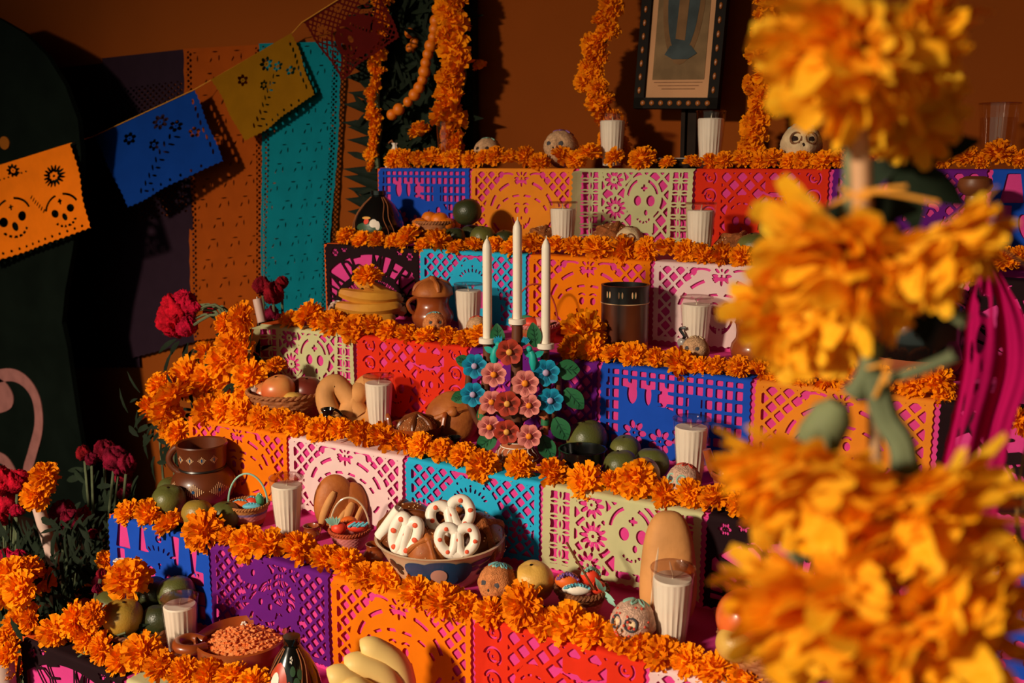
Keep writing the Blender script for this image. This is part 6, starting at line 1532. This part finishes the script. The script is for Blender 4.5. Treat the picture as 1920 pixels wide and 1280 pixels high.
for pts in ([(1480, 455), (1540, 395), (1620, 360), (1700, 350)], [(1575, 352), (1625, 372), (1620, 350)], [(1600, 390), (1640, 360), (1760, 380)], [(1690, 470), (1780, 430), (1850, 425)], [(1640, 745), (1665, 690), (1660, 720)], [(1625, 690), (1670, 680)]):
    G().tube(smooth_pts([ony(x, y, SY - .02) - O for x, y in pts], 5), .0011, 5).build('twine', M_TWINE, root)
def near_petal(seed, L=1.0, W=.42):
    r_ = random.Random(seed); g = G()
    g.leaf((0, 0, 0), (0, 0, 1), (0, -1, 0), L, W, bend=r_.uniform(-.1, .35), seg=9, cup=r_.uniform(-.35, .5), wav=r_.uniform(.05, .22), shape=lambda q: (.16, .3, .46, .64, .80, .94, 1.0, .98, .86, .50)[int(round(q * 9))])
    return g.mesh('petal', M_MARI_NEAR, sharp=None)
PET = [near_petal(s, 1.0, w) for s, w in enumerate((.28, .33, .38, .30, .25, .35))]
def near_flower(x, y, rpx, axis, d=0.0, n=30, calyx=True, seed=0, spread=(.35, 1.75), core=True):
    """a bloom whose stalk end sits at the pixel; axis points from the stalk out through the bloom (right, near, up)"""
    r_ = random.Random(seed); p = ony(x, y, SY + d); R = rpx * mpp(p)
    ax = (dx * axis[0] - dy * axis[1] + upv * axis[2]).normalized()
    e = bpy.data.objects.new('marigold_bloom', None); COL.objects.link(e); e.empty_display_size = .01
    e.parent = root; e.location = p - O; e.rotation_euler = Vector((0, 0, 1)).rotation_difference(ax).to_euler(); e['label'] = None if False else 'big orange-yellow marigold bloom'
    ga = PI * (3 - math.sqrt(5))
    for i in range(n):
        t = (i + .5) / n; th = spread[0] + (spread[1] - spread[0]) * t ** .8 + r_.uniform(-.12, .12); a = ga * i + r_.uniform(-.2, .2)
        dd = Vector((math.sin(th) * math.cos(a), math.sin(th) * math.sin(a), math.cos(th)))
        tang = Vector((math.cos(th) * math.cos(a), math.cos(th) * math.sin(a), -math.sin(th)))
        q = dd.to_track_quat('Z', 'Y'); M = q.to_matrix(); yv = M @ Vector((0, -1, 0)); xv = M @ Vector((1, 0, 0))
        w = math.atan2(tang.dot(xv) * -1, tang.dot(yv)); q = q @ Matrix.Rotation(-w + PI * 0 + r_.uniform(-.4, .4), 3, 'Z').to_quaternion()
        o = link('petal', PET[r_.randrange(6)], e, dd * R * .10, q.to_euler(), (R * r_.uniform(.8, 1.1), R * .95, R * r_.uniform(.78, 1.08) * (.72 if t < .25 else 1)))
    if core:
        g = G()
        for i in range(130):
            t = (i + .5) / 130; th = .1 + (spread[1] - .05) * math.sqrt(t) * (.96 if spread[1] > 1.5 else 1); a = ga * i + r_.uniform(-.2, .2); dd = Vector((math.sin(th) * math.cos(a), math.sin(th) * math.sin(a), math.cos(th)))
            tang = Vector((-math.cos(th) * math.cos(a), -math.cos(th) * math.sin(a), math.sin(th))); tang = Matrix.Rotation(r_.uniform(-.7, .7), 3, dd) @ tang
            g.leaf(dd * R * .12, dd, tang, R * r_.uniform(.6, .92), R * r_.uniform(.22, .32), seg=5, cup=r_.uniform(-.2, .5), wav=.14, bend=r_.uniform(-.1, .35), shape=lambda q: (.18, .4, .66, .9, 1, .6)[int(round(q * 5))])
        tag(g.build('inner_petals', M_MARI_NEAR, e, sharp=None), kind='stuff')
    if calyx:
        G().lathe([(.0001, -R * .42), (R * .07, -R * .42), (R * .09, -R * .3), (R * .17, -R * .12), (R * .20, R * .08), (R * .17, R * .22), (.0001, R * .22)], 16, rad=lambda a, i: 1 + .05 * math.cos(8 * a)).build('calyx', M_CALYX, e)
    return e
NB = [(1608, 75, 190, (-.62, .25, -.72), -.01, 30, 1, (.3, 1.35)), (1700, 70, 130, (.55, .3, -.3), .01, 24, 0, (.3, 1.7)), (1700, 200, 110, (.6, -.5, -.5), .09, 22, 0, (.3, 1.7)),
      (1600, 462, 188, (-.55, .45, -.75), .0, 36, 0, (.25, 1.3)), (1722, 440, 150, (.55, .3, -.75), -.01, 28, 0, (.3, 1.25)), (1520, 560, 150, (-.25, .6, -.6), .03, 26, 0, (.3, 1.5)),
      (1530, 848, 200, (-.25, .4, -.95), -.03, 34, 1, (.3, 1.35)), (1690, 920, 205, (.35, .45, -.85), -.02, 34, 0, (.3, 1.5)), (1560, 1110, 210, (-.35, .6, -.7), -.05, 34, 0, (.3, 1.6)), (1720, 1140, 220, (.45, .55, -.6), -.04, 32, 0, (.3, 1.6))]
for i, (x, y, r, ax, d, n, cal, spd) in enumerate(NB): near_flower(x, y, r, ax, d, min(n, 29), bool(cal), 70 + i, spd)
g = G(); c1 = sp_(1548, 800); G().lathe([(.006, 0), (.012, -.008), (.0135, -.025), (.011, -.036)], 14).build('calyx', M_CALYX, root, loc=sp_(1575, 755, -.02), rot=(.0, .45, 0))
for x, y, d in ((1690, 300, .1), (1560, 385, .02), (1720, 520, .09)):
    g = G(); r_ = random.Random(x)
    for k in range(5): g.leaf((0, 0, 0), (r_.uniform(-1, 1), .2, r_.uniform(-1, .3)), (0, -1, .2), .05, .02, seg=4)
    g.build('leaf_cluster', M_LEAF, root, loc=sp_(x, y, d), sharp=None)
